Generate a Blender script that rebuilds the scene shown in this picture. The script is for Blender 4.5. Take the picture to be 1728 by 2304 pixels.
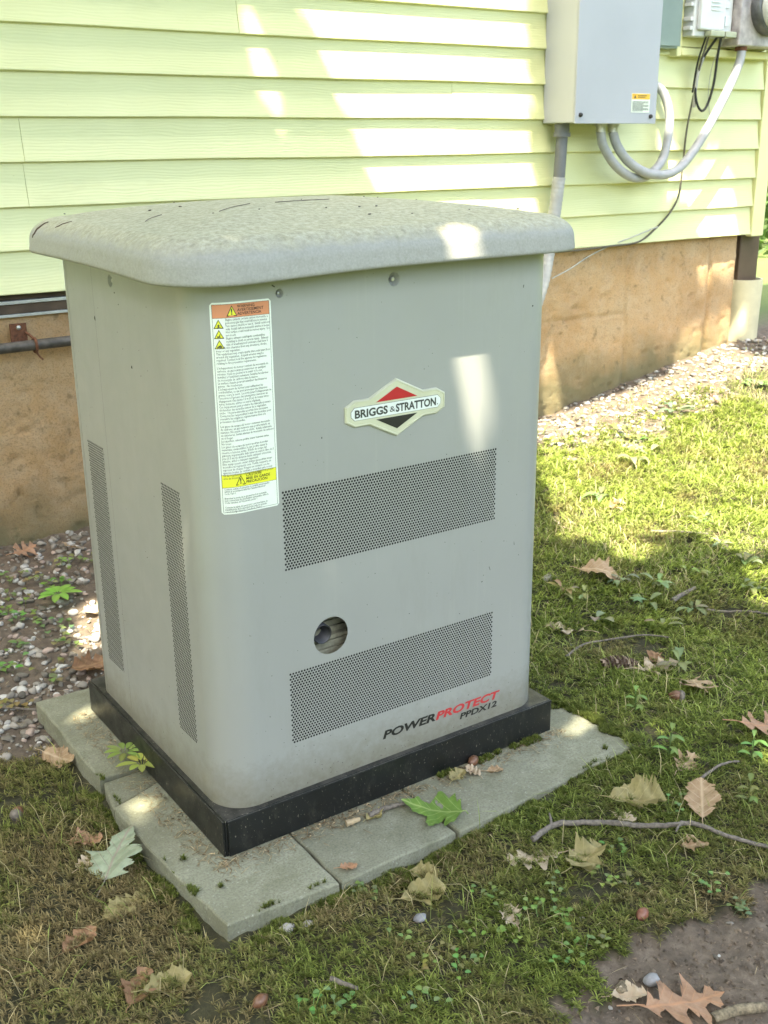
import bpy, bmesh, math, random
import numpy as np
from mathutils import Vector, Matrix, Euler
from mathutils.geometry import delaunay_2d_cdt

for o in list(bpy.data.objects):
    bpy.data.objects.remove(o)
random.seed(7)
RNG = np.random.default_rng(11)
SC = bpy.context.scene
COL = SC.collection

# ------------------------------------------------------------------ camera, sky, sun, exposure
cam_d = bpy.data.cameras.new("camera")
cam = bpy.data.objects.new("camera", cam_d)
COL.objects.link(cam)
CAM = Vector((-0.7295, -1.6053, 1.2641))
yaw, pitch, roll = 0.5990, -0.3240, -0.0108
fwd = Vector((math.sin(yaw) * math.cos(pitch), math.cos(yaw) * math.cos(pitch), math.sin(pitch)))
rgt = Vector((math.cos(yaw), -math.sin(yaw), 0))
upv = rgt.cross(fwd)
r2 = rgt * math.cos(roll) + upv * math.sin(roll)
u2 = -rgt * math.sin(roll) + upv * math.cos(roll)
m = Matrix.Identity(4)
for i in range(3):
    m[i][0], m[i][1], m[i][2], m[i][3] = r2[i], u2[i], -fwd[i], CAM[i]
cam.matrix_world = m
cam_d.sensor_fit = 'VERTICAL'
cam_d.sensor_height = 36.0
cam_d.lens = 2466.1 / 2304.0 * 36.0
cam_d.clip_start = 0.05
cam_d.clip_end = 500
cam_d.dof.use_dof = True
cam_d.dof.focus_distance = 2.15
cam_d.dof.aperture_fstop = 11.0
SC.camera = cam

SUN_D = Vector((0.295, 0.300, -0.907)).normalized()          # the way the light travels
world = bpy.data.worlds.new("World")
SC.world = world
world.use_nodes = True
wn = world.node_tree
sky = wn.nodes.new("ShaderNodeTexSky")
sky.sky_type = 'NISHITA'
sky.sun_disc = False
sky.sun_elevation = math.asin(-SUN_D.z)
sky.sun_rotation = math.atan2(-SUN_D.x, -SUN_D.y)
sky.air_density = 1.0
sky.dust_density = 2.5
sky.ozone_density = 1.0
bg = wn.nodes["Background"]
bg.inputs[1].default_value = 0.15
wn.links.new(sky.outputs[0], bg.inputs[0])

sun_l = bpy.data.lights.new("sun", 'SUN')
sun_l.energy = 2.6
sun_l.angle = math.radians(0.5)
sun_l.color = (1.0, 0.97, 0.92)
sun = bpy.data.objects.new("sun", sun_l)
sun.rotation_euler = SUN_D.to_track_quat('-Z', 'Y').to_euler()
sun.location = (-3, -3, 9)
COL.objects.link(sun)

vs = SC.view_settings
SC.display_settings.display_device = 'sRGB'
vs.view_transform = 'Standard'
vs.look = 'None'
vs.gamma = 1.0
vs.use_curve_mapping = False
vs.exposure = 3.35
try:
    vs.use_white_balance = True
    vs.white_balance_temperature = 7900
    vs.white_balance_tint = 4
except Exception:
    pass

# ------------------------------------------------------------------ helpers
def tag(o, label=None, cat=None, group=None, kind=None):
    if label: o["label"] = label
    if cat: o["category"] = cat
    if group: o["group"] = group
    if kind: o["kind"] = kind
    return o

def empty(name, loc, label=None, cat=None, group=None):
    o = bpy.data.objects.new(name, None)
    o.empty_display_size = 0.1
    o.location = loc
    COL.objects.link(o)
    return tag(o, label, cat, group)

def wloc(o):
    v = Vector(o.location)
    while o.parent:
        o = o.parent
        v = v + Vector(o.location)
    return v

class MB:
    """collects geometry in world coordinates"""
    def __init__(s):
        s.v = []; s.f = []; s.sm = []
    def add(s, vs_, fs, smooth=False):
        n = len(s.v)
        s.v.extend([tuple(p) for p in vs_])
        s.f.extend([tuple(i + n for i in f) for f in fs])
        s.sm.extend([smooth] * len(fs))
        return s
    def box(s, x0, x1, y0, y1, z0, z1, bev=0.0, seg=2):
        bm = bmesh.new()
        bmesh.ops.create_cube(bm, size=1)
        for v in bm.verts:
            v.co = Vector(((x0 + x1) / 2 + v.co.x * (x1 - x0), (y0 + y1) / 2 + v.co.y * (y1 - y0), (z0 + z1) / 2 + v.co.z * (z1 - z0)))
        if bev > 0:
            bmesh.ops.bevel(bm, geom=bm.edges[:], offset=bev, segments=seg, affect='EDGES', profile=0.5)
        return s.addbm(bm)
    def addbm(s, bm, smooth=False):
        bm.verts.index_update()
        s.add([v.co for v in bm.verts], [[v.index for v in f.verts] for f in bm.faces], smooth)
        bm.free()
        return s
    def tube(s, pts, r, n=12, caps=True, smooth=True):
        pts = [Vector(p) for p in pts]
        rs = r if isinstance(r, (list, tuple)) else [r] * len(pts)
        vs_, fs = [], []
        prev = None
        for i, p in enumerate(pts):
            t = (pts[min(i + 1, len(pts) - 1)] - pts[max(i - 1, 0)]).normalized()
            if prev is None:
                a = Vector((0, 0, 1)) if abs(t.z) < 0.9 else Vector((1, 0, 0))
                nx = t.cross(a).normalized()
            else:
                nx = (prev - t * prev.dot(t)).normalized()
            prev = nx
            ny = t.cross(nx)
            for k in range(n):
                a = 2 * math.pi * k / n
                vs_.append(p + (nx * math.cos(a) + ny * math.sin(a)) * rs[i])
        for i in range(len(pts) - 1):
            for k in range(n):
                a, b = i * n + k, i * n + (k + 1) % n
                fs.append((a, b, b + n, a + n))
        s.add(vs_, fs, smooth)
        if caps:
            s.add(vs_[:n][::-1], [tuple(range(n))])
            s.add(vs_[-n:], [tuple(range(n))])
        return s
    def lathe(s, prof, origin, axis, n=24, smooth=True):
        ax = Vector(axis).normalized()
        a = Vector((0, 0, 1)) if abs(ax.z) < 0.9 else Vector((1, 0, 0))
        nx = ax.cross(a).normalized(); ny = ax.cross(nx)
        o = Vector(origin)
        vs_, fs = [], []
        for r, h in prof:
            for k in range(n):
                t = 2 * math.pi * k / n
                vs_.append(o + ax * h + (nx * math.cos(t) + ny * math.sin(t)) * r)
        for i in range(len(prof) - 1):
            for k in range(n):
                p, q_ = i * n + k, i * n + (k + 1) % n
                fs.append((p, q_, q_ + n, p + n))
        return s.add(vs_, fs, smooth)
    def build(s, name, mat, parent=None, label=None):
        off = wloc(parent) if parent else Vector((0, 0, 0))
        me = bpy.data.meshes.new(name)
        vv = np.array(s.v, dtype=np.float64).reshape(-1, 3) - np.array(off)
        me.from_pydata([tuple(p) for p in vv], [], s.f)
        me.polygons.foreach_set("use_smooth", s.sm)
        if mat: me.materials.append(mat)
        me.update()
        o = bpy.data.objects.new(name, me)
        COL.objects.link(o)
        if parent: o.parent = parent
        if label: o["label"] = label
        return o

def thing_mesh(name, mb, mat, loc, label, cat, group=None, kind=None):
    """one-mesh thing with its origin at loc"""
    me = bpy.data.meshes.new(name)
    vv = np.array(mb.v).reshape(-1, 3) - np.array(loc)
    me.from_pydata([tuple(p) for p in vv], [], mb.f)
    me.polygons.foreach_set("use_smooth", mb.sm)
    me.materials.append(mat)
    o = bpy.data.objects.new(name, me)
    o.location = loc
    COL.objects.link(o)
    return tag(o, label, cat, group, kind)

def tri_mesh(name, V, F, mat, cols=None, smooth=False):
    """fast mesh from numpy arrays (triangles)"""
    me = bpy.data.meshes.new(name)
    V = np.ascontiguousarray(V, dtype=np.float32); F = np.ascontiguousarray(F, dtype=np.int32)
    me.vertices.add(len(V)); me.vertices.foreach_set("co", V.ravel())
    me.loops.add(F.size); me.loops.foreach_set("vertex_index", F.ravel())
    me.polygons.add(len(F))
    k = F.shape[1]
    me.polygons.foreach_set("loop_start", np.arange(0, F.size, k, dtype=np.int32))
    me.polygons.foreach_set("loop_total", np.full(len(F), k, dtype=np.int32))
    if smooth: me.polygons.foreach_set("use_smooth", np.ones(len(F), dtype=bool))
    if cols is not None:
        at = me.color_attributes.new("Col", 'FLOAT_COLOR', 'POINT')
        c4 = np.ones((len(V), 4), dtype=np.float32); c4[:, :3] = cols
        at.data.foreach_set("color", c4.ravel())
    me.update(calc_edges=True)
    me.validate()
    if mat: me.materials.append(mat)
    o = bpy.data.objects.new(name, me)
    COL.objects.link(o)
    return o

def spline(pts, n=8):
    """Catmull-Rom through points"""
    P = [Vector(p) for p in pts]
    P = [P[0] * 2 - P[1]] + P + [P[-1] * 2 - P[-2]]
    out = []
    for i in range(1, len(P) - 2):
        for k in range(n):
            t = k / n
            a, b, c, d = P[i - 1], P[i], P[i + 1], P[i + 2]
            out.append(0.5 * ((2 * b) + (c - a) * t + (2 * a - 5 * b + 4 * c - d) * t * t + (3 * b - a - 3 * c + d) * t ** 3))
    out.append(P[-2])
    return out

def hash2(ix, iy, seed):
    h = (ix.astype(np.int64) * 374761393 + iy.astype(np.int64) * 668265263 + seed * 974634777) & 0x7fffffff
    h = ((h ^ (h >> 13)) * 1274126177) & 0x7fffffff
    return ((h ^ (h >> 16)) & 0xffff) / 65535.0

def vnoise(x, y, seed=0):
    x = np.asarray(x, float); y = np.asarray(y, float)
    ix = np.floor(x); iy = np.floor(y); fx = x - ix; fy = y - iy
    fx = fx * fx * (3 - 2 * fx); fy = fy * fy * (3 - 2 * fy)
    a = hash2(ix, iy, seed); b = hash2(ix + 1, iy, seed); c = hash2(ix, iy + 1, seed); d = hash2(ix + 1, iy + 1, seed)
    return (a * (1 - fx) + b * fx) * (1 - fy) + (c * (1 - fx) + d * fx) * fy

def fbm(x, y, seed=0, oct_=4):
    s = 0; a = 0.5; f = 1.0; t = 0
    for i in range(oct_):
        s = s + a * vnoise(x * f, y * f, seed + i * 17); t += a
        a *= 0.5; f *= 2.03
    return s / t

def inpoly(x, y, poly):
    x = np.asarray(x, float); y = np.asarray(y, float)
    r = np.zeros(x.shape, bool)
    n = len(poly)
    for i in range(n):
        x0, y0 = poly[i]; x1, y1 = poly[(i + 1) % n]
        if y0 == y1: continue
        c = ((y0 > y) != (y1 > y)) & (x < (x1 - x0) * (y - y0) / (y1 - y0) + x0)
        r ^= c
    return r

# ground height: thin-plate spline through measured points
CP = np.array([(-.1,-.17,-.034),(-.1,.3,-.04),(-.1,.82,-.05),(.15,-.19,-.028),(.4,-.2,-.022),(.9,-.16,-.003),(.92,.06,.003),(-.5,-.1,-.05),(.5,-.85,-.06),(-.3,.75,-.045),(-.5,-1.5,-.08),(1.1,-.4,-.02),
(.12,1.85,.027),(.41,1.85,.041),(1.4,1.85,.08),(2.55,1.85,.13),(2.96,1.85,.20),(3.68,1.85,.316),(1.0,.7,.01),(1.6,.7,.045),(2.4,.6,.08),(-.5,1.85,.01),(3.6,1.0,.2),(5,1.85,.42),(5,-1,.2),(-3,-3,-.12),(-3,1.85,-.02),(2,-2,-.02)])
def _U(r2):
    return np.where(r2 > 0, r2 * np.log(r2 + 1e-12), 0)
_n = len(CP)
_A = np.zeros((_n + 3, _n + 3))
_A[:_n, :_n] = _U(((CP[:, None, :2] - CP[None, :, :2]) ** 2).sum(-1)) + np.eye(_n) * .003
_A[:_n, _n] = 1; _A[:_n, _n + 1:] = CP[:, :2]; _A[_n, :_n] = 1; _A[_n + 1:, :_n] = CP[:, :2].T
_W = np.linalg.solve(_A, np.concatenate([CP[:, 2], np.zeros(3)]))
def gbase(x, y):
    x = np.clip(np.asarray(x, float), -3, 5); y = np.clip(np.asarray(y, float), -3, 1.9)
    d2 = (x[..., None] - CP[:, 0]) ** 2 + (y[..., None] - CP[:, 1]) ** 2
    return _U(d2) @ _W[:_n] + _W[-3] + _W[-2] * x + _W[-1] * y
def grough(x, y):
    return (fbm(np.asarray(x) * 9, np.asarray(y) * 9, 5, 4) - .5) * .024 + (fbm(np.asarray(x) * 34, np.asarray(y) * 34, 9, 3) - .5) * .017
def G(x, y):
    z = gbase(x, y) + grough(x, y) * 0.9
    return z
def g1(x, y):
    return float(G(np.array([x]), np.array([y]))[0])

# zones on the ground
SOILP = [(.20,-.70),(.256,-.612),(.33,-.575),(.40,-.59),(.461,-.587),(.52,-.60),(.56,-.575),(.635,-.60),(.696,-.60),(.75,-.62),(.82,-.60),(1.0,-.62),(1.2,-.75),(1.6,-1.3),(1.2,-2.4),(-.2,-1.6)]
def zone_soil(x, y):
    jx = (fbm(x * 14, y * 14, 31) - .5) * .16; jy = (fbm(x * 14, y * 14, 37) - .5) * .16
    return inpoly(x + jx, y + jy, SOILP)
def zone_gravel(x, y):
    n = (fbm(x * 6, y * 6, 41) - .5)
    left = (x < .25) & (y > .62 + .25 * n - .25 * np.minimum(x, 0))
    left |= (x >= .25) & (x < 1.2) & (y > .9)
    right = (x >= 1.2) & (y > 1.46 + .60 * n - .06 * (x - 2.2))
    return left | right

# ------------------------------------------------------------------ materials
class NT:
    def __init__(s, name):
        s.m = bpy.data.materials.new(name); s.m.use_nodes = True
        s.t = s.m.node_tree; s.b = s.t.nodes["Principled BSDF"]; s.out = s.t.nodes["Material Output"]
        s.tc = None
    def n(s, t, **kw):
        nd = s.t.nodes.new(t)
        for k, v in kw.items(): setattr(nd, k, v)
        return nd
    def l(s, a, b): s.t.links.new(a, b)
    def coord(s, scale=(1, 1, 1), rot=(0, 0, 0), kind="Object"):
        if s.tc is None: s.tc = s.n("ShaderNodeTexCoord")
        mp = s.n("ShaderNodeMapping"); mp.inputs["Scale"].default_value = scale; mp.inputs["Rotation"].default_value = rot
        s.l(s.tc.outputs[kind], mp.inputs[0]); return mp.outputs[0]
    def noise(s, scale, detail=4, co=None, rough=.55, dist=0.0):
        nd = s.n("ShaderNodeTexNoise"); nd.inputs["Scale"].default_value = scale; nd.inputs["Detail"].default_value = detail
        nd.inputs["Roughness"].default_value = rough; nd.inputs["Distortion"].default_value = dist
        s.l(co if co else s.coord(), nd.inputs["Vector"]); return nd.outputs["Fac"]
    def ramp(s, fac, stops):
        nd = s.n("ShaderNodeValToRGB"); e = nd.color_ramp.elements
        while len(e) < len(stops): e.new(0.5)
        for i, (p, c) in enumerate(stops):
            e[i].position = p; e[i].color = (c[0], c[1], c[2], 1) if not isinstance(c, (int, float)) else (c, c, c, 1)
        s.l(fac, nd.inputs[0]); return nd.outputs[0]
    def mix(s, fac, a, b, blend='MIX'):
        nd = s.n("ShaderNodeMix", data_type='RGBA', blend_type=blend)
        for sock, v in ((nd.inputs[0], fac), (nd.inputs[6], a), (nd.inputs[7], b)):
            if isinstance(v, (int, float)): sock.default_value = v
            elif isinstance(v, tuple): sock.default_value = (v[0], v[1], v[2], 1)
            else: s.l(v, sock)
        return nd.outputs[2]
    def math(s, op, a, b=0.0, c=None):
        nd = s.n("ShaderNodeMath", operation=op)
        for i, v in enumerate((a, b) if c is None else (a, b, c)):
            if isinstance(v, (int, float)): nd.inputs[i].default_value = v
            else: s.l(v, nd.inputs[i])
        return nd.outputs[0]
    def bump(s, h, strength=.3, dist=.002, prev=None):
        nd = s.n("ShaderNodeBump"); nd.inputs["Strength"].default_value = strength; nd.inputs["Distance"].default_value = dist
        s.l(h, nd.inputs["Height"])
        if prev: s.l(prev, nd.inputs["Normal"])
        s.l(nd.outputs[0], s.b.inputs["Normal"]); return nd.outputs[0]
    def base(s, c):
        if isinstance(c, tuple): s.b.inputs["Base Color"].default_value = (c[0], c[1], c[2], 1)
        else: s.l(c, s.b.inputs["Base Color"])
    def rough(s, r):
        if isinstance(r, (int, float)): s.b.inputs["Roughness"].default_value = r
        else: s.l(r, s.b.inputs["Roughness"])
    def translucent(s, col, fac=.35):
        tr = s.n("ShaderNodeBsdfTranslucent"); mx = s.n("ShaderNodeMixShader"); mx.inputs[0].default_value = fac
        if isinstance(col, tuple): tr.inputs[0].default_value = (*col, 1)
        else: s.l(col, tr.inputs[0])
        s.l(s.b.outputs[0], mx.inputs[1]); s.l(tr.outputs[0], mx.inputs[2]); s.l(mx.outputs[0], s.out.inputs[0])

def simple(name, c, rough=.5, metal=0.0, var=.12, scale=30, bump=0.0, bscale=200, spec=None):
    t = NT(name)
    f = t.noise(scale, 5)
    d = tuple(max(0, v * (1 - var)) for v in c); b = tuple(v * (1 + var) for v in c)
    t.base(t.ramp(f, [(.3, d), (.7, b)]))
    t.rough(rough); t.b.inputs["Metallic"].default_value = metal
    if spec is not None: t.b.inputs["Specular IOR Level"].default_value = spec
    if bump: t.bump(t.noise(bscale, 3), bump, .001)
    return t.m

def m_siding():
    t = NT("siding_paint")
    co = t.coord((1, 1, 1))
    gr = t.noise(1.0, 3, t.coord((5, 20, 60)), .5, 1.6)
    wv = t.n("ShaderNodeTexWave", wave_type='BANDS', bands_direction='Z', wave_profile='SIN')
    wv.inputs["Scale"].default_value = 34; wv.inputs["Distortion"].default_value = 9; wv.inputs["Detail"].default_value = 2
    wv.inputs["Detail Scale"].default_value = .55
    t.l(t.coord((.35, 1, 1)), wv.inputs["Vector"])
    big = t.noise(1.1, 3, co)
    c = t.ramp(big, [(.3, (.595, .60, .325)), (.7, (.665, .67, .39))])
    dirt = t.ramp(t.noise(5, 6, t.coord((.6, 1, 2.2)), .65), [(.58, 0.0), (.80, 1.0)])
    c = t.mix(t.math('MULTIPLY', dirt, .30), c, (.42, .40, .20))
    spk = t.ramp(t.noise(90, 2, co), [(.76, 0.0), (.80, 1.0)])
    c = t.mix(t.math('MULTIPLY', spk, .35), c, (.25, .22, .12))
    c = t.mix(t.math('MULTIPLY', wv.outputs["Fac"], .07), c, (.56, .54, .26))
    t.base(c)
    t.rough(.48)
    h = t.math('ADD', t.math('MULTIPLY', wv.outputs["Fac"], .6), t.math('MULTIPLY', gr, .6))
    t.bump(h, .30, .0016)
    return t.m

def m_foundation():
    t = NT("foundation_concrete")
    co = t.coord()
    a = t.noise(2.2, 6, co, .6); b = t.noise(14, 6, co, .65)
    c = t.ramp(a, [(.25, (.37, .215, .10)), (.5, (.50, .31, .155)), (.75, (.50, .35, .21))])
    c = t.mix(t.ramp(b, [(.40, .0), (.75, .5)]), c, (.52, .41, .29))
    c = t.mix(t.ramp(t.noise(26, 4, co), [(.62, .0), (.72, .7)]), c, (.22, .15, .08))
    # green algae low down, by height above the soil
    sep = t.n("ShaderNodeSeparateXYZ"); t.l(co, sep.inputs[0])
    zz = t.math('SUBTRACT', sep.outputs[2], t.math('MULTIPLY', sep.outputs[0], .075))
    zz = t.math('ADD', zz, t.math('MULTIPLY', t.math('SUBTRACT', t.noise(5, 5, co), .5), .28))
    alg = t.ramp(zz, [(.03, .75), (.20, 0.0)])
    c = t.mix(alg, c, (.075, .095, .045))
    t.base(c); t.rough(.92)
    h = t.math('ADD', t.noise(130, 6, co, .8), t.math('MULTIPLY', t.noise(11, 6, co, .7), 1.2))
    c2 = t.ramp(t.noise(190, 4, co, .7), [(.36, .55), (.5, 0.0)])
    t.base(t.mix(c2, c, (.20, .13, .07)))
    t.bump(h, .8, .006)
    return t.m

def m_cabinet():
    t = NT("cabinet_paint")
    co = t.coord()
    c = t.ramp(t.noise(2.0, 4, co), [(.3, (.282, .286, .266)), (.7, (.312, .316, .294))])
    c = t.mix(t.ramp(t.noise(7, 6, t.coord((1.6, 1.6, .35)), .7), [(.55, 0.0), (.85, .35)]), c, (.21, .21, .17))
    sp = t.ramp(t.noise(160, 2, co), [(.755, 0.0), (.79, .75)])
    c = t.mix(sp, c, (.13, .12, .09))
    sep = t.n("ShaderNodeSeparateXYZ"); t.l(co, sep.inputs[0])
    low = t.ramp(t.math('ADD', sep.outputs[2], t.math('MULTIPLY', t.noise(45, 6, co, .75), .13)), [(.12, .95), (.24, 0.0)])
    strk = t.math('MULTIPLY', t.ramp(t.noise(26, 5, t.coord((1, 1, .03)), .7), [(.56, 0.0), (.78, .5)]), t.ramp(t.noise(3, 3, co), [(.4, 0.0), (.65, 1.0)]))
    c = t.mix(strk, c, (.40, .40, .35))
    c = t.mix(low, c, (.165, .150, .105))
    t.base(c); t.rough(t.ramp(t.noise(18, 5, co), [(.3, .30), (.7, .44)]))
    t.b.inputs["Specular IOR Level"].default_value = .5
    t.bump(t.noise(420, 2, co), .05, .0004)
    return t.m

def m_lid():
    t = NT("lid_plastic")
    co = t.coord()
    geo = t.n("ShaderNodeNewGeometry"); sep = t.n("ShaderNodeSeparateXYZ"); t.l(geo.outputs["Normal"], sep.inputs[0])
    c = t.ramp(t.noise(240, 4, co), [(.3, (.27, .265, .245)), (.7, (.325, .32, .295))])
    c = t.mix(t.ramp(t.noise(40, 6, co, .75), [(.50, 0.0), (.72, .4)]), c, (.20, .195, .15))
    film = t.math('ADD', sep.outputs[2], t.math('MULTIPLY', t.math('SUBTRACT', t.noise(26, 7, co, .8), .5), .6))
    c = t.mix(t.ramp(film, [(.48, .0), (.92, .95)]), c, t.ramp(t.noise(85, 7, co, .8), [(.36, (.23, .21, .125)), (.5, (.36, .335, .22)), (.64, (.49, .46, .33))]))
    blot = t.ramp(t.math('MULTIPLY', t.noise(75, 5, co, .7), t.ramp(t.noise(4, 3, co), [(.35, .75), (.65, 1.05)])), [(.56, .0), (.68, .5)])
    c = t.mix(blot, c, (.17, .18, .115))
    t.base(c); t.rough(.62)
    t.bump(t.noise(330, 3, co), .35, .0012)
    return t.m

def m_black():
    t = NT("black_steel")
    co = t.coord()
    d = t.ramp(t.noise(45, 6, t.coord((1, 1, .45)), .75), [(.54, .0), (.82, .6)])
    geo = t.n("ShaderNodeNewGeometry"); sep = t.n("ShaderNodeSeparateXYZ"); t.l(geo.outputs["Normal"], sep.inputs[0])
    c = t.mix(d, (.008, .009, .009), (.075, .07, .055))
    sp = t.ramp(t.noise(230, 2, t.coord((1, 1, .6))), [(.655, .0), (.73, .8)])
    c = t.mix(sp, c, (.26, .24, .19))
    dust = t.math('MULTIPLY', t.ramp(sep.outputs[2], [(.5, 0.0), (.9, 1.0)]), t.ramp(t.noise(28, 6, co, .7), [(.40, .0), (.75, .7)]))
    c = t.mix(dust, c, (.10, .093, .08))
    t.base(c); t.rough(t.ramp(t.noise(25, 4, co), [(.3, .28), (.7, .5)]))
    return t.m

def m_paver():
    t = NT("paver_concrete")
    co = t.coord(kind="Object")
    oi = t.n("ShaderNodeObjectInfo")
    c = t.ramp(t.noise(3.5, 6, co, .65), [(.28, (.130, .130, .082)), (.5, (.205, .207, .148)), (.72, (.275, .28, .212))])
    c = t.mix(t.ramp(t.noise(230, 3, co), [(.35, .55), (.55, 0.0)]), c, (.11, .11, .09))
    c = t.mix(t.ramp(t.noise(150, 3, co), [(.62, 0.0), (.74, .5)]), c, (.42, .42, .36))
    c = t.mix(t.ramp(t.noise(6, 6, co, .7), [(.48, 0.0), (.72, .65)]), c, (.085, .085, .045))
    hv = t.mix(oi.outputs["Random"], (.90, .90, .90), (1.08, 1.08, 1.06))
    c = t.mix(1.0, c, hv, 'MULTIPLY')
    t.base(c); t.rough(.95)
    t.bump(t.noise(300, 4, co, .7), .6, .0016)
    return t.m

def m_attr(name, rough=.7, trans=.3, spec=.3):
    t = NT(name)
    a = t.n("ShaderNodeVertexColor"); a.layer_name = "Col"
    t.base(a.outputs[0]); t.rough(rough); t.b.inputs["Specular IOR Level"].default_value = spec
    if trans: t.translucent(a.outputs[0], trans)
    return t.m

def m_ground():
    t = NT("ground_soil")
    co = t.coord()
    soil = t.ramp(t.noise(35, 8, co, .7), [(.3, (.050, .037, .026)), (.55, (.115, .088, .064)), (.8, (.21, .17, .13))])
    a = t.n("ShaderNodeVertexColor"); a.layer_name = "Col"
    moss = t.ramp(t.noise(60, 6, co, .7), [(.3, (.014, .015, .006)), (.55, (.040, .037, .014)), (.8, (.10, .075, .035))])  # earth under the moss, darkened to stand in for shaded gaps
    sepc = t.n("ShaderNodeSeparateColor"); t.l(a.outputs[0], sepc.inputs[0])
    c = t.mix(sepc.outputs[0], soil, moss)
    far = t.ramp(t.noise(1.3, 5, co), [(.3, (.055, .085, .02)), (.7, (.10, .13, .035))])
    c = t.mix(sepc.outputs[1], c, far)
    t.base(c); t.rough(.95)
    t.bump(t.noise(140, 6, co, .75), .7, .004)
    return t.m

def m_leaf(name, c1, c2, vein, trans=.25):
    t = NT(name)
    co = t.coord()
    sep = t.n("ShaderNodeSeparateXYZ"); t.l(co, sep.inputs[0])
    ay = t.math('ABSOLUTE', sep.outputs[1])
    c = t.ramp(t.noise(45, 5, co, .65), [(.3, c1), (.7, c2)])
    spots = t.ramp(t.noise(110, 3, co), [(.66, .0), (.74, .6)])
    c = t.mix(spots, c, tuple(v * .45 for v in c1))
    ph = t.math('SUBTRACT', sep.outputs[0], t.math('MULTIPLY', ay, .9))
    sv = t.math('SINE', t.math('MULTIPLY', ph, 310.0))
    side = t.ramp(sv, [(.93, 0.0), (1.0, .7)])
    mid = t.ramp(ay, [(.0006, 1.0), (.0016, 0.0)])
    v = t.math('MAXIMUM', side, mid)
    c = t.mix(v, c, vein)
    t.base(c); t.rough(.62)
    t.bump(t.math('ADD', v, t.noise(120, 4, co)), .45, .0012)
    t.translucent(c, trans)
    return t.m

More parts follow.
